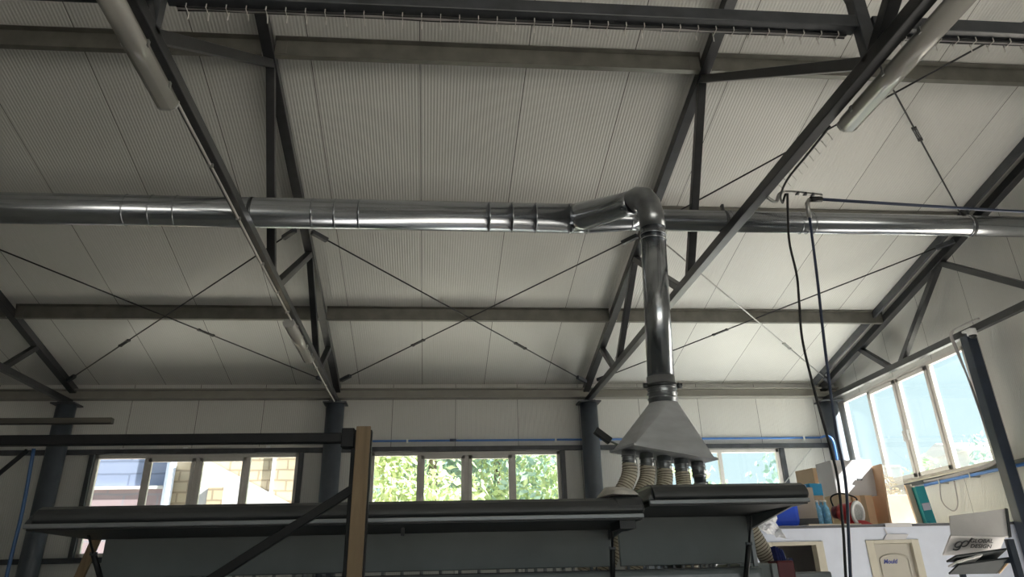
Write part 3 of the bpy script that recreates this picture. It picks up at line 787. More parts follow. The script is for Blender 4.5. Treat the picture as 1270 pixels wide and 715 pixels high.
# wooden stick behind the first gas spring
A = at(122, 662, y=4.35); B = at(92, 730, y=4.35)
m = MB(); m.bar(A+(A-B)*.35, B+(B-A)*2, .045, .022, (0, 1, 0)); single(m, 'wooden_stick', 'wood', 'slanted wooden stick by the end of the machine in front of the far window', 'stick', bevel=.002)

# air pipes -------------------------------------------------------------------
zp_ = 2.05+CZ
t = thing('air_pipe', (0, YW-.025, zp_), 'slim blue compressed-air pipe along the window wall above the windows', 'pipe')
put(MB().tube([(XL+.3, YW-.025, zp_), (6.33, YW-.025, zp_-.01)], .016, 10), 'pipe', 'blue_pipe', t)
for px in (227, 505, 690, 1000):
    x = at(px, 545, y=YW-.1).x
    put(MB().box(x-.015, x+.015, YW-.044, YW-.001, zp_-.045, zp_+.02), 'clip', 'white', t, .003)
x = at(562, 545, y=YW-.1).x
put(MB().tube([(x-.05, YW-.025, zp_), (x+.05, YW-.025, zp_)], .022, 12), 'coupling', 'blue_dark', t)
put(MB().tube(smooth_path([(6.33, YW-.025, zp_-.01), (6.31, YW-.20, zp_-.015), (6.32, YW-.33, zp_-.05), (6.34, YW-.385, zp_-.14), (6.34, YW-.39, zp_-.42)], 6), .018, 10), 'corner_bend', 'blue_pipe', t)
c0_, c1_ = at(100, 559, y=YW-.03), at(452, 552.5, y=YW-.03)
t = thing('conduit', (c0_+c1_)/2, 'pale grey conduit along the wall just over the window facing the stone house', 'conduit')
put(MB().tube([c0_, c1_], .018, 10), 'pipe', 'conduit', t)
for px in (150, 227, 330, 430):
    f_ = (px-100)/352; q_ = c0_.lerp(c1_, f_); put(MB().box(q_.x-.03, q_.x+.03, YW-.056, YW-.002, q_.z-.03, q_.z+.024), 'clip', 'white', t, .003)
a_, b_ = at(404, 500, y=YW-.03), at(398, 618, y=YW-.03)
single(MB().tube([a_, a_.lerp(b_, .5)+Vector((.012, 0, 0)), b_, b_+(b_-a_)*.6], .008, 8), 'wall_cable', 'conduit', 'thin pale cable running down the wall next to the column behind the wooden board', 'cable')
zq = 1.083+CZ
t = thing('air_pipe', (6.62, 9.5, zq), 'thicker blue air pipe under the gable window sill, passing the post', 'pipe')
put(MB().tube([(6.64, 10.75, zq-.005), (6.64, 7.25, zq+.005)], .019, 12), 'pipe', 'blue_pipe', t)
for y in (10.2, 9.55, 7.6): put(MB().box(6.62, XE-.003, y-.012, y+.012, zq-.03, zq+.03), 'clip', 'rod_bright', t, .003)
# thin strut in the corner
A = at(1006, 556, y=YW-.08); B = at(966, 608, y=YW-.08)
single(MB().bar(A, B+(B-A)*.6, .014, .014), 'wall_strut', 'rod_bright', 'thin grey strut slanting down from the corner beside the last window', 'strut')
# grey cable loops
t = thing('cable_bundle', (6.47, 8.85, 2.4+CZ), 'grey cable bundle running from the camera down the post edge and along the gable sill', 'cable')
for j, dx in enumerate((0, .016, -.014)):
    P = [(6.42+dx*.3, 8.3, HB+.10), (6.41, 8.60+dx, HB+.105), (6.40, 8.83+dx, HB+.07), (6.44, 8.87+dx, HB-.12), (6.47+dx, 8.84+dx, 2.0+CZ), (6.50+dx, 8.83+dx, 1.45+CZ), (6.58, 8.90+dx, 1.26+CZ+dx), (6.66, 9.10, 1.165+CZ+dx), (6.67, 9.7, 1.13+CZ+dx), (6.67, 10.2, 1.12+CZ+dx*.5), (6.67, 10.6, 1.13+CZ)]
    put(MB().tube(smooth_path(P, 8), .011, 8), 'cable', 'cable_grey', t)
P = [(6.67, 10.25, 1.10+CZ), (6.66, 10.30, .85+CZ), (6.66, 10.12, .72+CZ), (6.66, 9.98, .80+CZ), (6.67, 9.95, 1.10+CZ)]
single(MB().tube(smooth_path(P, 8), .008, 8), 'wire_loop', 'cable_grey', 'thin loop of spare wire hanging below the gable sill', 'cable')
# security camera
c = at(1204, 408, y=8.50)
t = thing('security_camera', c, 'small white dome security camera under the gable chord at the post top', 'camera')
m = MB(); m.tube([c+Vector((0, 0, .0)), c-Vector((0, 0, .075))], .058, 24); m.box(c.x-.03, TX[3]+.02, 8.48, 8.64, c.z-.012, c.z+.012)
put(m, 'body', 'white', t, .004)
m = MB()
m.tube([c+Vector((0, 0, -.076-.04*math.sin(a*math.pi/2/6))) for a in range(7)], [.045*math.cos(a*math.pi/2/6)+.001 for a in range(7)], 20)
put(m, 'dome', 'black', t)

# hose bracket and hanging hoses -----------------------------------------------
t = thing('hose_bracket', (TX[2]+.05, 5.1, HB), 'bent steel hose bracket sticking out from the dark truss chord', 'bracket')
b0 = Vector((TX[2]+.10, 5.02, HB+.03)); b1 = at(972, 238, y=5.08); b2 = at(1019, 242, y=5.16)
put(MB().tube(smooth_path([Vector((TX[2]+.03, 5.06, HB-.004)), Vector((TX[2]+.10, 5.07, HB-.035)), b1, b2], 6), .013, 10), 'arm', 'rod_bright', t)
for s in (.35, .55, .75): put(MB().tube([b1.lerp(b2, s)-Vector((.012, 0, 0)), b1.lerp(b2, s)+Vector((.012, 0, 0))], .016, 10), 'collar', 'steel', t)
c0 = at(1005, 247, y=5.17)
c1 = at(1019, 247, y=5.18)
put(MB().tube([c0, c1], .022, 14), 'coupling', 'black', t)
put(MB().bar(b2+Vector((-.01, 0, .01)), c1+Vector((-.01, 0, -.01)), .014, .014), 'hanger', 'rod_bright', t)
A = c1; B = at(1270, 261, y=5.36); B = A + (B-A)*1.75
single(MB().tube([A, A.lerp(B, .5)-Vector((0, 0, .012)), B], .0125, 10), 'air_hose', 'blue_dark', 'dark blue air hose stretched from the bracket toward the gable wall', 'hose')
P = [at(u, v, y=5.17) for u, v in ((1004, 247), (1001, 252), (1004, 270), (1013, 340), (1023, 430), (1037, 535), (1049, 600), (1055, 715))]
P.append(P[-1] + (P[-1]-P[-2])*3.4)
h = thing('air_hose', P[0], 'black air hose hanging from the bracket elbow, the straighter of the two', 'hose')
put(MB().tube(smooth_path(P, 8), .0105, 10), 'hose', 'blue_dark', h)
put(MB().tube([P[0], P[1], P[2]], .017, 12), 'elbow', 'rod_bright', h)
P = [at(u, v, y=5.09) for u, v in ((976, 238), (977, 262), (979, 300), (988, 340), (991, 372), (995, 420), (1009, 480), (1027, 545), (1034, 570), (1040, 600), (1046, 660), (1049, 715))]
P.append(P[-1] + (P[-1]-P[-2])*6)
P = [Vector((TX[2]+.155, 5.08, HB-.04))] + P
single(MB().tube(smooth_path(P, 8), .0090, 10), 'power_cable', 'cable', 'black wavy power cable hanging from the truss chord beside the straight hose', 'cable')

# partition room -----------------------------------------------------------------
PY = 8.80; PZ = .475+CZ; PX0 = 3.15
d1 = (at(1073, 671, y=PY).x, at(1138.5, 671, y=PY).x); d2 = (3.55, at(1020, 672, y=PY).x); DTOP = .345+CZ
m = MB()
for a, b in ((PX0, d2[0]), (d2[1], d1[0]), (d1[1], XE-.003)): m.box(a, b, PY, PY+.1, 0, PZ)
for a, b in (d1, d2): m.box(a, b, PY, PY+.1, DTOP, PZ)
m.box(PX0, PX0+.1, PY+.1, 9.4, 0, PZ); m.box(PX0, PX0+.1, 11.6, YW-.09, 0, PZ)  # side wall left open between these pieces to light the room
struct(m, 'wall_partition', 'plain_wall')
struct(MB().box(PX0+.1, XE-.003, 10.9, 10.92, 0, PZ), 'wall_room', 'dark_room')
dk = struct(MB().box(PX0-.02, XE-.08, PY-.03, YW-.09, PZ, PZ+.024), 'ceiling_partition', 'deck_edge', .003)
put(MB().box(PX0-.01, XE-.085, PY-.02, YW-.095, PZ+.0242, PZ+.028), 'bounce_sheet', 'white', dk)  # white sheet added on the deck to bounce sun up to the ceiling
for nme, (a, b), isopen in (('door_1', d1, False), ('door_2', d2, True)):
    r = thing(nme, ((a+b)/2, PY, 0), None, None, kind='structure')
    m = MB(); fw = .085
    m.box(a, a+fw, PY-.015, PY+.1, 0, DTOP); m.box(b-fw, b, PY-.015, PY+.1, 0, DTOP); m.box(a+fw, b-fw, PY-.015, PY+.1, DTOP-.035, DTOP)
    put(m, 'door_frame', 'door_frame', r, .004)
    if not isopen:
        leaf = put(MB().box(a+fw+.002, b-fw-.002, PY+.03, PY+.07, .01, DTOP-.037), 'door_leaf', 'door', r, .003)
        # arched raised moulding
        ca = (a+b)/2; hw = (b-a)/2-fw-.055; zt_ = DTOP-.20; zs = .95
        P = [(ca-hw, PY+.028, zs)] + [(ca+hw*math.cos(math.pi-k*math.pi/14), PY+.028, zt_+.055*math.sin(k*math.pi/14)) for k in range(15)] + [(ca+hw, PY+.028, zs), (ca-hw, PY+.028, zs)]
        put(MB().tube(P, .011, 8), 'arched_moulding', 'door', leaf)
        hz = 1.0; put(MB().bar((a+fw+.05, PY+.0, hz), (a+fw+.16, PY+.0, hz), .016, .018), 'door_handle', 'rod_bright', leaf)
        door_leaf, dca = leaf, ca
    else:
        leaf = put(MB().box(a+fw+.002, a+fw+.04, PY+.10, PY+.62, .01, DTOP-.037), 'door_leaf', 'door', r, .003)

def text_mesh(body, size, shear=0., bold=0.):
    cu = bpy.data.curves.new('lettering', 'FONT'); cu.body = body; cu.size = size; cu.align_x = 'CENTER'; cu.align_y = 'CENTER'
    cu.shear = shear; cu.extrude = .0008; cu.offset = bold
    ob = bpy.data.objects.new('lettering', cu); COL.objects.link(ob)
    me = bpy.data.meshes.new_from_object(ob.evaluated_get(bpy.context.evaluated_depsgraph_get()))
    bpy.data.objects.remove(ob); bpy.data.curves.remove(cu); return me
def text_on(body, size, origin, ux, uy, parent, material, name='lettering', shear=0., bold=0.):
    me = text_mesh(body, size, shear, bold); ux = Vector(ux).normalized(); uy = Vector(uy).normalized(); n_ = ux.cross(uy)
    mw = Matrix((ux, uy, n_)).transposed().to_4x4(); mw.translation = Vector(origin) - base_of(parent)
    me.transform(mw); me.materials.append(M[material])
    o = bpy.data.objects.new(name, me); COL.objects.link(o); o.parent = parent; return o
c = at(1104, 696, y=PY+.029)
text_on('Mould', .060, (c.x, PY+.0285, c.z), (1, 0, 0), (0, 0, 1), door_leaf, 'ink', 'handwriting', .3, .0015)

# things on the partition roof ------------------------------------------------------
DK = PZ + .028
def carton(name, u0, u1, vt, y, depth, mtl, label, z0=DK, rz=0., cat='box', tape=None, bevel=.004, vref=None):
    a, b = at(u0, vref or vt, y=y).x, at(u1, vref or vt, y=y).x; zt = at((u0+u1)/2, vt, y=y).z
    t = thing(name, ((a+b)/2, y+depth/2, z0), label, cat)
    R = Matrix.Rotation(rz, 3, 'Z'); c_ = Vector(((a+b)/2, y+depth/2, (z0+zt)/2))
    put(MB().box(a, b, y, y+depth, z0, zt, R, c_), 'carton', mtl, t, bevel)
    if tape:
        mm = (a+b)/2
        put(MB().box(mm-.03, mm+.03, y-.002, y+depth+.002, z0+.01, zt+.002, R, c_), 'tape_strip', tape, t)
        put(MB().box(a-.001, b+.001, y+depth/2-.002, y+depth/2+.002, zt-.002, zt+.0015, R, c_), 'flap_seam', 'dark_band', t)
    t['top'] = zt; t['a'] = a; t['b'] = b
    return t
# blue drum lying near the edge
a, b = at(958, 640, y=8.95), at(992, 640, y=8.95); zt = at(975, 619, y=8.95).z
t = thing('plastic_drum', ((a.x+b.x)/2, 9.1, DK), 'royal blue plastic drum at the partition edge beside the machine cover', 'drum')
m = MB(); m.box(a.x, b.x, 8.92, 9.25, DK+.002, zt+.06); put(m, 'body', 'blue_drum', t, .055)
m = MB(); cx = (a.x+b.x)/2; m.tube([(cx+.05, 9.05, zt+.055), (cx+.05, 9.05, zt+.10)], .03, 16); put(m, 'screw_cap', 'blue_drum', t, .004)
put(MB().tube(smooth_path([(cx-.10, 9.08, zt+.06), (cx-.09, 9.08, zt+.10), (cx-.02, 9.08, zt+.10), (cx-.01, 9.08, zt+.06)], 5), .012, 8), 'carry_handle', 'blue_drum', t)
# bag hanging over the edge
bm_ = MB(); random.seed(5)
g = []
for i in range(13):
    row = []
    for j in range(13):
        s, r_ = i/12, j/12
        u = 931+38*s*(.75+.35*r_); v = 636+30*r_*(.55+.55*s)
        q = at(u, v, y=8.72)
        row.append(bm_.bm.verts.new(q + Vector((random.uniform(-.012, .012), random.uniform(-.05, .02) - .03*math.sin(s*9+r_*5), random.uniform(-.012, .012)))))
    g.append(row)
for i in range(12):
    for j in range(12): bm_.bm.faces.new((g[i][j], g[i+1][j], g[i+1][j+1], g[i][j+1]))
o = single(bm_, 'plastic_bag', 'bag', 'crumpled white plastic bag slumped over the partition edge below the blue drum', 'bag')
md = o.modifiers.new('thick', 'SOLIDIFY'); md.thickness = .006
# grey-brown box with dark base band
t = carton('cardboard_box', 993, 1016, 604, 9.0, .26, 'card_grey', 'greyish-brown cardboard box with a dark printed base band beside the blue drum', rz=math.radians(-10), vref=640)
R = Matrix.Rotation(math.radians(-10), 3, 'Z'); a_, b_ = t['a'], t['b']
put(MB().box(a_-.002, b_+.002, 8.998, 9.262, DK+.003, DK+.085, R, ((a_+b_)/2, 9.13, DK)), 'printed_band', 'dark_band', t)
# blue carton on a stand box behind
t0 = carton('cardboard_box', 985, 1022, 614, 9.45, .3, 'card_tan', 'tan cardboard box behind the greyish box, carrying the cyan carton', vref=620)
carton('cyan_carton', 1001, 1018, 599, 9.50, .18, 'cyan_box', 'small cyan-blue carton on top of the tan box', z0=t0['top'], rz=math.radians(12))
carton('lilac_carton', 984, 1000, 601, 9.50, .18, 'lilac', 'pale lilac carton next to the cyan-blue one', z0=t0['top'], rz=math.radians(-6))
# bottles
random.seed(3)
blab = ['light blue plastic bottle nearest the greyish box', 'light blue plastic bottle nearest the red lamp', 'light blue plastic bottle standing behind the other two']
for k, (u, y) in enumerate(((1016, 9.12), (1026, 9.10), (1021, 9.25))):
    q = at(u, 640, y=y); h = at(u, 620, y=y).z - DK
    t = thing('plastic_bottle', (q.x, y, DK), blab[k], 'bottle')
    zz = [0, .01, .55, .70, .82, .86, .93]; rr = [.036, .042, .042, .036, .018, .015, .015]
    put(MB().tube([(q.x, y, DK+h*z_) for z_ in zz], rr, 18), 'body', 'blue_film', t)
    put(MB().tube([(q.x, y, DK+h*.93), (q.x, y, DK+h)], .019, 14), 'cap', 'white', t)
# large cartons near the gable window
t1 = carton('cardboard_box', 1007, 1040, 580, 10.1, .35, 'card_tan', 'tall tan cardboard box at the back, between the corner and the white carton', rz=math.radians(14), tape='tape', vref=610)
t2 = carton('cardboard_box', 1060, 1085, 614, 9.55, .42, 'card_orange', 'orange-brown cardboard box behind the red lamp, under the white carton', tape='tape', vref=630)
t2b = carton('cardboard_box', 1042, 1058, 612, 9.55, .35, 'card_tan', 'plain tan cardboard box half hidden by the red lamp', vref=630)
t3 = thing('cardboard_box', (0, 0, 0), 'large white carton stacked on the orange-brown box, lit by a band of sun', 'box')
a, b = at(1034, 600, y=9.62).x, at(1086, 600, y=9.62).x; zt = at(1062, 570, y=9.62).z; z0 = t2['top']
t3.location = ((a+b)/2, 9.8, z0)
put(MB().box(a, b, 9.62, 10.0, z0+.003, zt, Matrix.Rotation(.05, 3, 'Z')), 'carton', 'card_white', t3, .004)
c = at(1066, 594, y=9.61)
put(MB().box(c.x-.035, c.x+.035, 9.603, 9.618, c.z-.012, c.z+.012), 'hand_hole', 'dark_band', t3, .006)
t4 = carton('cardboard_box', 1102, 1138, 613, 9.55, .40, 'card_cream', 'cream cardboard box under the clear plastic tub', tape=None, vref=630)
# leaning brown board between
a = at(1092, 600, y=9.52)
m = MB(); m.box(a.x-.012, a.x+.012, 9.45, 9.95, DK+.001, at(1088, 576, y=9.52).z, Matrix.Rotation(math.radians(4), 3, 'Y'))
single(m, 'fibre_board', 'card_orange', 'thin orange-brown board standing on edge between the white carton and the clear tub', 'board')
# clear tub
a, b = at(1093, 600, y=9.62).x, at(1123, 600, y=9.62).x; zt = at(1108, 577, y=9.62).z; z0 = t4['top']
t = thing('plastic_tub', ((a+b)/2, 9.75, z0), 'clear plastic tub with small brass-coloured contents on the cream box', 'tub')
m = MB(); cx, cy_ = (a+b)/2, 9.75; w_ = (b-a)/2
m.hexa([(cx-w_*.9, cy_-.11, z0), (cx+w_*.9, cy_-.11, z0), (cx+w_*.9, cy_+.11, z0), (cx-w_*.9, cy_+.11, z0), (cx-w_, cy_-.12, zt), (cx+w_, cy_-.12, zt), (cx+w_, cy_+.12, zt), (cx-w_, cy_+.12, zt)])
put(m, 'container', 'clear', t, .012)
put(MB().box(cx-w_*1.03, cx+w_*1.03, cy_-.125, cy_+.125, zt-.02, zt+.012), 'lid', 'clear', t, .006)
m = MB(); random.seed(11)
for k in range(70):
    c = Vector((cx+random.uniform(-.75, .75)*w_, cy_+random.uniform(-.085, .085), z0+.015+random.random()**1.3*(zt-z0)*.75))
    d = Vector((random.uniform(-1, 1), random.uniform(-1, 1), random.uniform(-.4, .4))).normalized()*.022
    m.bar(c-d, c+d, .012, .010)
o = put(m, 'contents', 'brass', t); o['kind'] = 'stuff'
# teal carton and tan board against the gable
a, b = at(1146, 640, y=9.35).x, at(1158, 640, y=9.35).x; zt = at(1148, 602, y=9.35).z
t = thing('teal_carton', ((a+b)/2, 9.42, DK), 'tall narrow teal carton with a pale label beside the gable sill', 'box')
Rt = Matrix.Rotation(math.radians(-6), 3, 'Y')
put(MB().box(a, b, 9.35, 9.43, DK+.008, zt, Rt), 'carton', 'teal', t, .006)
zc_ = DK + (zt-DK)*.48
put(MB().box(a+.012, b-.012, 9.346, 9.35, zc_-.04, zc_+.04, Rt, ((a+b)/2, 9.42, (DK+zt)/2)), 'pale_label', 'lilac', t)
put(MB().box(a+.0, b-.0, 9.352, 9.428, zt-.004, zt+.012, Rt, ((a+b)/2, 9.42, (DK+zt)/2)), 'flap', 'card_white', t)
a, b = at(1135, 640, y=9.42).x, at(1143, 640, y=9.42).x
m = MB(); m.box(a, b, 9.43, 9.46, DK+.008, at(1138, 600, y=9.42).z, Matrix.Rotation(math.radians(-6), 3, 'Y'))
single(m, 'fibre_board', 'card_cream', 'pale cream board standing on end beside the teal carton', 'board')
# red lamp
c = at(1056, 633, y=9.0)
t = thing('work_lamp', (c.x, 9.0, DK), 'red drum-shaped lamp with white-rimmed round face and black handle at the partition edge', 'lamp')
ax = Vector((.52, -.84, -.10)).normalized(); R0 = .122
cb = Vector((c.x-.055, 9.14, DK+.15)); cf = cb + ax*.20
m = MB(); m.tube([cb-ax*.02, cb, cb+ax*.10, cf], [.07, .095, .105, R0], 32); put(m, 'drum', 'red', t)
put(MB().tube([cb-ax*.085, cb-ax*.02], [.065, .07], 24), 'motor_cap', 'dark_red', t)
put(MB().ring(cf+ax*.005, ax, R0-.012, .020, 36, 10), 'white_rim', 'white', t)
put(MB().tube([cf-ax*.002, cf+ax*.008], R0-.02, 32), 'lens', 'mesh_grey', t)
hp = [cb-ax*.08+Vector((0, 0, .05)), cb-ax*.07+Vector((-.02, 0, .16)), cb+ax*.04+Vector((0, 0, .205)), cf+Vector((0, 0, .17)), cf+ax*.03+Vector((0, 0, .135))]
put(MB().tube(smooth_path(hp, 6), .009, 8), 'carry_handle', 'black', t)
m = MB(); m.hexa([(cb.x-.04, 8.95, DK), (cb.x+.22, 8.86, DK), (cb.x+.22, 9.12, DK), (cb.x-.04, 9.2, DK), (cb.x+.0, 9.0, DK+.07), (cb.x+.16, 8.94, DK+.05), (cb.x+.16, 9.08, DK+.05), (cb.x+.0, 9.14, DK+.07)])
put(m, 'base', 'red', t, .006)
# papers and thin board at the edge
a, b = at(1000, 648, y=8.82).x, at(1066, 648, y=8.82).x
m = MB(); m.box(a, b, 8.78, 9.0, DK+.001, DK+.012, Matrix.Rotation(.03, 3, 'Z')); 
single(m, 'thin_sheet', 'card_cream', 'thin pale sheet lying along the partition edge before the bottles', 'sheet')
a, b = at(1096, 648, y=8.74).x, at(1131, 648, y=8.74).x
m = MB(); m.box(a, b, 8.755, 8.95, DK+.001, DK+.006); m.box(a+.02, b, 8.750, 8.755, DK-.035, DK+.006)
single(m, 'paper_sheet', 'card_white', 'white paper folded over the partition edge above the beige door', 'paper')
q0, q1, q2, q3 = [at(u, v, y=PY-.012) for u, v in ((1096, 669), (1123, 669), (1127, 662), (1100, 661.5))]
m = MB(); m.hexa([q0, q1, q1+Vector((0, .004, 0)), q0+Vector((0, .004, 0)), q3, q2, q2+Vector((0, .004, 0)), q3+Vector((0, .004, 0))])
e0 = at(1097, 655, y=PY-.012); m.bar(e0, q3, .012, .004, (0, 1, 0))
single(m, 'paper_strip', 'card_white', 'white paper tag taped just above the beige door frame', 'paper')

# sample rack with lettered board -----------------------------------------------------
SY = 6.6
def slab(P, th, back):
    """solid board from four corner points, thickened along back"""
    n_ = (P[1]-P[0]).cross(P[3]-P[0]).normalized()
    if n_.dot(Vector(back)) < 0: n_ = -n_
    m = MB(); m.hexa([*P, *[q+n_*th for q in P]]); return m
rk_ = thing('sample_rack', (4.1, SY+.2, 0), 'dark steel sample rack with overhanging shelves in front of the gable post', 'rack')
pu0, pu1 = at(1254, 690, y=SY-.05), at(1262, 690, y=SY-.05)
put(MB().box(pu0.x, pu1.x, SY-.07, SY-.02, 0, at(1254, 668, y=SY-.05).z), 'upright', 'steel_blue', rk_, .004)
pl0 = at(1188, 700, y=SY+.3)
put(MB().box(pl0.x, pl0.x+.04, SY+.28, SY+.32, 0, at(1188, 690, y=SY+.3).z), 'upright', 'steel_blue', rk_, .004)
put(MB().bar((pu1.x-.02, SY-.03, .5+CZ-.42), (pl0.x+.02, SY+.30, .5+CZ-.42), .03, .03), 'shelf_rail', 'steel_blue', rk_, .003)
put(MB().bar((pu1.x-.02, SY-.03, .6), (pl0.x+.02, SY+.30, .6), .03, .03), 'shelf_rail', 'steel_blue', rk_, .003)
TLp, TRp, BRp, BLp = at(1179.6, 664, y=SY), at(1247, 665.5, y=SY), at(1238, 687.5, y=SY+.14), at(1170, 688.5, y=SY+.14)
brd = thing('lettered_board', (TLp+BRp)/2, 'white sample board with grey letters and round logo on the rack top', 'board')
put(slab([BLp, BRp, TRp, TLp], .016, (0, 1, .3)), 'panel', 'board', brd, .002)
ux = (TRp-TLp).normalized(); uy = (TLp-BLp); uy = (uy - ux*uy.dot(ux)).normalized(); nn = ux.cross(uy)
if nn.dot(Vector((0, -1, 0))) < 0: nn = -nn
def onb(u, v):
    """point on the lettered board seen at photo pixel"""
    d = FW + (u-635)/F_PX*RT - (v-357.5-CY_OFF)/F_PX*UP
    s = ((TLp-CAM).dot(nn))/d.dot(nn); return CAM + d*s + nn*.0025
k = 1.0
ltr_h = .042
text_on('GLOBAL', ltr_h*1.28, onb(1217.5, 670.2), ux, uy, brd, 'logo', 'lettering', .0, .0006)
text_on('DESIGN', ltr_h*1.28, onb(1216.5, 676.8), ux, uy, brd, 'logo', 'lettering', .0, .0006)
m = MB()
gc, dc = onb(1188.5, 674.5), onb(1196.5, 673.5)
def P2(c, x, y): return c + ux*x + uy*y
R1 = .027
lean = .28
def ell(c, a): return P2(c, R1*math.cos(a)+lean*R1*math.sin(a), R1*1.05*math.sin(a))
m.tube([ell(gc, k_*2*math.pi/20) for k_ in range(21)], .0052, 8); m.tube([ell(dc, k_*2*math.pi/20) for k_ in range(21)], .0052, 8)
m.tube([P2(dc, R1*1.0, 0), P2(dc, R1*1.35, R1*1.2), P2(dc, R1*1.75, R1*2.2)], .0055, 8)
m.tube(smooth_path([P2(gc, R1*.95, -.004), P2(gc, R1*.55, -R1*1.6), P2(gc, -R1*.3, -R1*2.05), P2(gc, -R1*1.2, -R1*1.9)], 6), .0055, 8)
put(m, 'logo', 'logo', brd)
# plain board behind
P = [at(1180, 664.5, y=SY+.05), at(1251, 665.5, y=SY+.05), at(1246.5, 630.5, y=SY+.09), at(1177.6, 639, y=SY+.09)]
pbd = thing('plain_board', (P[0]+P[1])/2, 'plain glossy white board leaning above the lettered one on the rack', 'board')
put(slab(P, .012, (0, 1, 0)), 'panel', 'board', pbd, .002)
m = MB(); m.bar(P[1]+Vector((.01, .006, 0)), P[2]+Vector((.01, .006, 0)), .022, .03, (0, 1, 0)); put(m, 'edge_strip', 'black', pbd)
# lower boards
def lower(v0, v1, u0, u1, dy, mtl, label, emat=None):
    A, B = at(u0, v1, y=SY+.10+dy), at(u1, v1-1, y=SY+.10+dy); C_, D_ = at(u1+16, v0-9, y=SY-.04+dy), at(u0+12, v0, y=SY-.04+dy)
    t = thing('sample_board', A, label, 'board')
    put(slab([A, B, C_, D_], .014, (0, 0, 1)), 'panel', mtl, t, .002)
    if emat: put(MB().bar(B+(C_-B)*.05+Vector((.004, -.004, 0)), C_-(C_-B)*.2+Vector((.004, -.004, 0)), .014, .016, (0, 0, 1)), 'edge_band', emat, t)
    return t
lower(690, 697, 1174, 1233, .01, 'board_dark', 'dark sample board directly under the lettered one')
t = lower(697, 703, 1176, 1203, .02, 'board', 'narrow sample board with a pale front edge under the dark one')
lower(701, 712, 1177, 1237, .03, 'board_dark', 'lowest visible dark sample board with a tan wooden edge', 'wood_edge')

# ------------------------------------------------------------------ outdoors
tag(put(MB().box(-70, 120, -60, 140, -.30, -.16), 'ground_outside', 'ground'), kind='structure')
hs = thing('neighbouring_house', (-6, 17.3, -.16), 'neighbouring house with sunlit yellow stone and shade-blue boards, seen through the windows', 'house')
xs = at(212, 600, y=17).x; xh0, xh1 = -12.0, -2.55
put(MB().box(xs, xh1, 17, 22, -.16, 8), 'stone_wall', 'stone', hs)
zbk = at(150, 607, y=16.9).z
put(MB().box(xh0, xs-.06, 16.9, 22, zbk+.05, 8), 'board_wall', 'boards_shade', hs)
put(MB().box(xh0, xs-.06, 16.85, 22, -.16, zbk), 'brick_wall', 'brick', hs)
put(MB().box(xh0, xs-.06, 16.80, 16.95, zbk, zbk+.06), 'white_ledge', 'plaster', hs)
put(MB().tube([(xs, 16.85, -.1), (xs, 16.85, 8)], .09, 16), 'drainpipe', 'pipe_white', hs)
m = MB(); q = [at(u, v, y=16.7) for u, v in ((240, 560), (262, 572), (372, 630), (372, 660), (240, 660))]
m.prism([(w.x, w.z) for w in q], 'y', 16.7, 16.95); put(m, 'stair_parapet', 'plaster', hs)
for (u0, u1, v0, v1) in ((255, 278, 604, 630),):
    a, b = at(u0, v1, y=16.68), at(u1, v0, y=16.68)
    put(MB().box(a.x, b.x, 16.66, 16.70, a.z-.6, b.z), 'stone_infill', 'stone', hs)
put(MB().box(xs+.4, xs+.62, 16.9, 17.0, -.16, 8), 'plaster_quoin', 'plaster', hs)
a, b = at(335, 600, y=16.98), at(343, 560, y=16.98)
put(MB().box(a.x, b.x, 16.96, 17.0, 2.2, 6), 'plaster_streak', 'plaster', hs)
def blob_tree(x, y, h, w, leafs, mtl, label, seed, lsize=.10, conical=False, name='tree', z_lo=.25):
    random.seed(seed)
    t = thing(name, (x, y, -.16), label, 'tree', None)
    put(MB().tube([(x, y, -.16), (x+.1, y, h*.45), (x, y, h*.9)], [.14, .10, .03], 10), 'trunk', 'bark', t)
    m = MB(); bm = m.bm
    cl = []
    for k in range(26):
        s = random.random(); zz = h*(z_lo + (1-z_lo)*s)
        rr = w*(1-s*.93) if conical else w*math.sqrt(max(.05, 1-(2*s-.9)**2))
        a = random.random()*6.283; r_ = rr*random.random()**.5
        cl.append((Vector((x+r_*math.cos(a), y+r_*math.sin(a), zz)), (.28 if conical else .55)*w*(.6+.6*random.random())*(1-.5*s if conical else 1)))
    for k in range(leafs):
        c, rad = random.choice(cl)
        d = Vector((random.gauss(0, 1), random.gauss(0, 1), random.gauss(0, .8))); d.normalize()
        p_ = c + d*rad*random.random()**.4
        n_ = (d + Vector((random.gauss(0, .6), random.gauss(0, .6), random.gauss(0, .6)+.3))).normalized()
        a_ = n_.orthogonal().normalized(); a_ = Quaternion(n_, random.random()*6.28) @ a_; b_ = n_.cross(a_)
        s = lsize*(.6+.8*random.random())
        V = [bm.verts.new(p_ + a_*s), bm.verts.new(p_ + b_*s*.45), bm.verts.new(p_ - a_*s), bm.verts.new(p_ - b_*s*.45)]
        bm.faces.new(V)
    put(m, 'foliage', mtl, t)
for args in ((-.1, 19.5, 8.5, 1.9, 9500, 'leaf_b', 'bushy yellow-green tree outside, behind the window next to the wooden board', 21),
             (1.6, 21.5, 9.0, 2.4, 9500, 'leaf_c', 'blue-green leafy tree outside behind the middle of the second window', 22),
             (3.9, 19.8, 8.2, 2.0, 9500, 'leaf_b', 'bright green leafy tree outside the second window nearest the hood column', 23),
             (.6, 25.5, 9.5, 3.4, 9500, 'leaf_a', 'mid-green tree standing farthest back behind the second window', 24)):
    blob_tree(*args)
blob_tree(10.9, 24, 5.3, 1.5, 1500, 'leaf_c', 'thin leafy treetop outside the window beside the hood', 31, .12)
blob_tree(8.7, 25, 4.2, 1.2, 900, 'leaf_a', 'low sparse tree outside the window beside the hood', 32, .12)
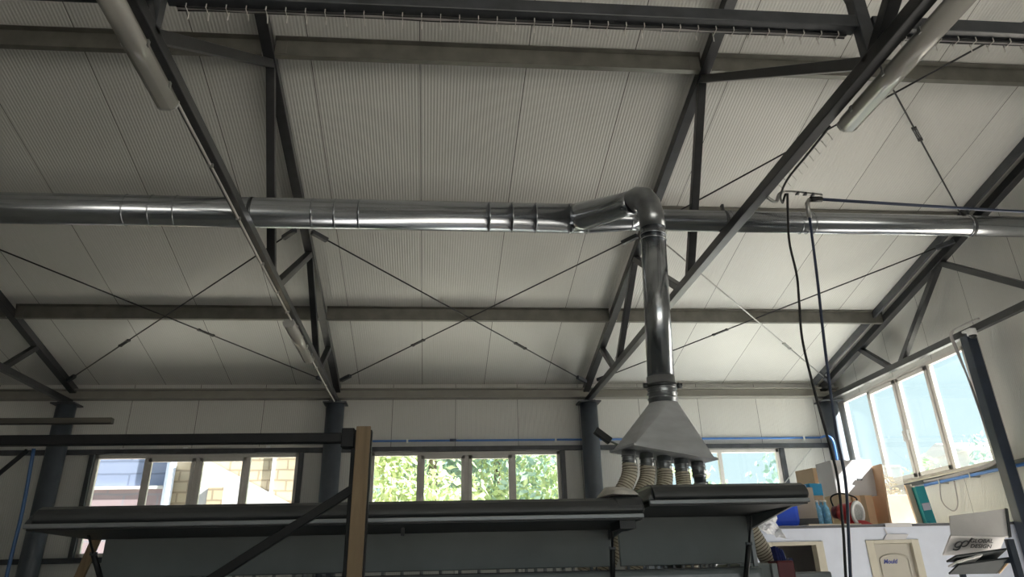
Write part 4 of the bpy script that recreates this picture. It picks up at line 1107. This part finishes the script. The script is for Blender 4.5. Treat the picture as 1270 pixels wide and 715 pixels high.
def px_tree(u, v, xx, w, leafs, mtl, label, seed, con=True, ls=.2):
    q = at(u, v, x=xx); blob_tree(q.x, q.y, q.z, w, leafs, mtl, label, seed, ls, con, 'conifer' if con else 'tree', .2)
px_tree(1058, 548, 30, 1.5, 1500, 'leaf_c', 'pointed conifer outside the gable window pane nearest the corner', 41)
px_tree(1047, 566, 31, 1.3, 900, 'leaf_c', 'shorter conifer at the corner end of the gable window', 42)
px_tree(1142, 576, 34, 2.0, 1100, 'leaf_a', 'low rounded tree outside the gable window beside its handle', 43, False)
px_tree(1214, 545, 36, 2.3, 1300, 'leaf_c', 'rounded tree outside the gable window nearest the post', 44, False)
q = at(1195, 549, x=42)
hl = thing('white_house', (42, q.y, -.16), 'distant white house outside the gable window nearest the post', 'house')
put(MB().box(40, 46, q.y-3, q.y+3, -.16, q.z-1.0), 'wall', 'plaster', hl)
put(MB().prism([(q.y-3.4, q.z-1.0), (q.y+3.4, q.z-1.0), (q.y, q.z)], 'x', 39.6, 46.4), 'roof', 'plaster', hl)

# ------------------------------------------------------------------ light
w = bpy.data.worlds.new('sky'); sc.world = w; w.use_nodes = True
nt = w.node_tree; bg = nt.nodes['Background']
SUN = Vector((-.76, .16, -.60)).normalized()           # travel direction of the sunlight
tcw = nt.nodes.new('ShaderNodeTexCoord'); sxw = nt.nodes.new('ShaderNodeSeparateXYZ'); rmp = nt.nodes.new('ShaderNodeValToRGB')
nt.links.new(tcw.outputs['Generated'], sxw.inputs[0]); nt.links.new(sxw.outputs['Z'], rmp.inputs['Fac'])
e = rmp.color_ramp.elements
e[0].position = 0.0; e[0].color = (.80, .97, 1.0, 1); e[1].position = .9; e[1].color = (.30, .52, .90, 1)
m_ = e.new(.30); m_.color = (.68, .92, 1.0, 1)
nt.links.new(rmp.outputs['Color'], bg.inputs['Color']); bg.inputs['Strength'].default_value = .305
sl = bpy.data.lights.new('sun', 'SUN'); sl.energy = 10.5; sl.angle = math.radians(.6); sl.color = (1, .97, .92)
so = bpy.data.objects.new('sun', sl); COL.objects.link(so)
so.rotation_mode = 'QUATERNION'; so.rotation_quaternion = SUN.to_track_quat('-Z', 'Y'); so.location = (0, -20, 20)
def portal(loc, rot, sx, sy):
    l = bpy.data.lights.new('daylight_portal', 'AREA'); l.shape = 'RECTANGLE'; l.size = sx; l.size_y = sy; l.cycles.is_portal = True
    o = bpy.data.objects.new('daylight_portal', l); COL.objects.link(o); o.location = loc; o.rotation_euler = rot
R90 = math.radians(90)
for a, b in WIN: portal(((a+b)/2, YW+.14, (WZ0+WZ1)/2), (-R90, 0, 0), b-a, WZ1-WZ0)
for e in (EW, SUN_GAP): portal((XE+.14, (e[0]+e[1])/2, (e[2]+e[3])/2), (0, R90, 0), e[3]-e[2], e[1]-e[0])
portal(((FILL_GAP[0]+FILL_GAP[1])/2, YF-.14, (FILL_GAP[2]+FILL_GAP[3])/2), (R90, 0, 0), FILL_GAP[1]-FILL_GAP[0], FILL_GAP[3]-FILL_GAP[2])

# ------------------------------------------------------------------ camera
cd = bpy.data.cameras.new('camera'); co = bpy.data.objects.new('camera', cd); COL.objects.link(co)
cd.sensor_width = 36; cd.sensor_fit = 'HORIZONTAL'; cd.lens = F_PX/1270*36; cd.shift_y = CY_OFF/1270; cd.clip_start = .02; cd.clip_end = 400
mw = Matrix((RT, UP, -FW)).transposed().to_4x4(); mw.translation = CAM; co.matrix_world = mw
sc.camera = co
vs = sc.view_settings
vs.view_transform = 'Standard'; vs.look = 'None'; vs.gamma = 1; vs.use_curve_mapping = False; vs.exposure = 1.78
sc.cycles.max_bounces = 10; sc.cycles.diffuse_bounces = 6; sc.cycles.transparent_max_bounces = 16; sc.cycles.caustics_reflective = False
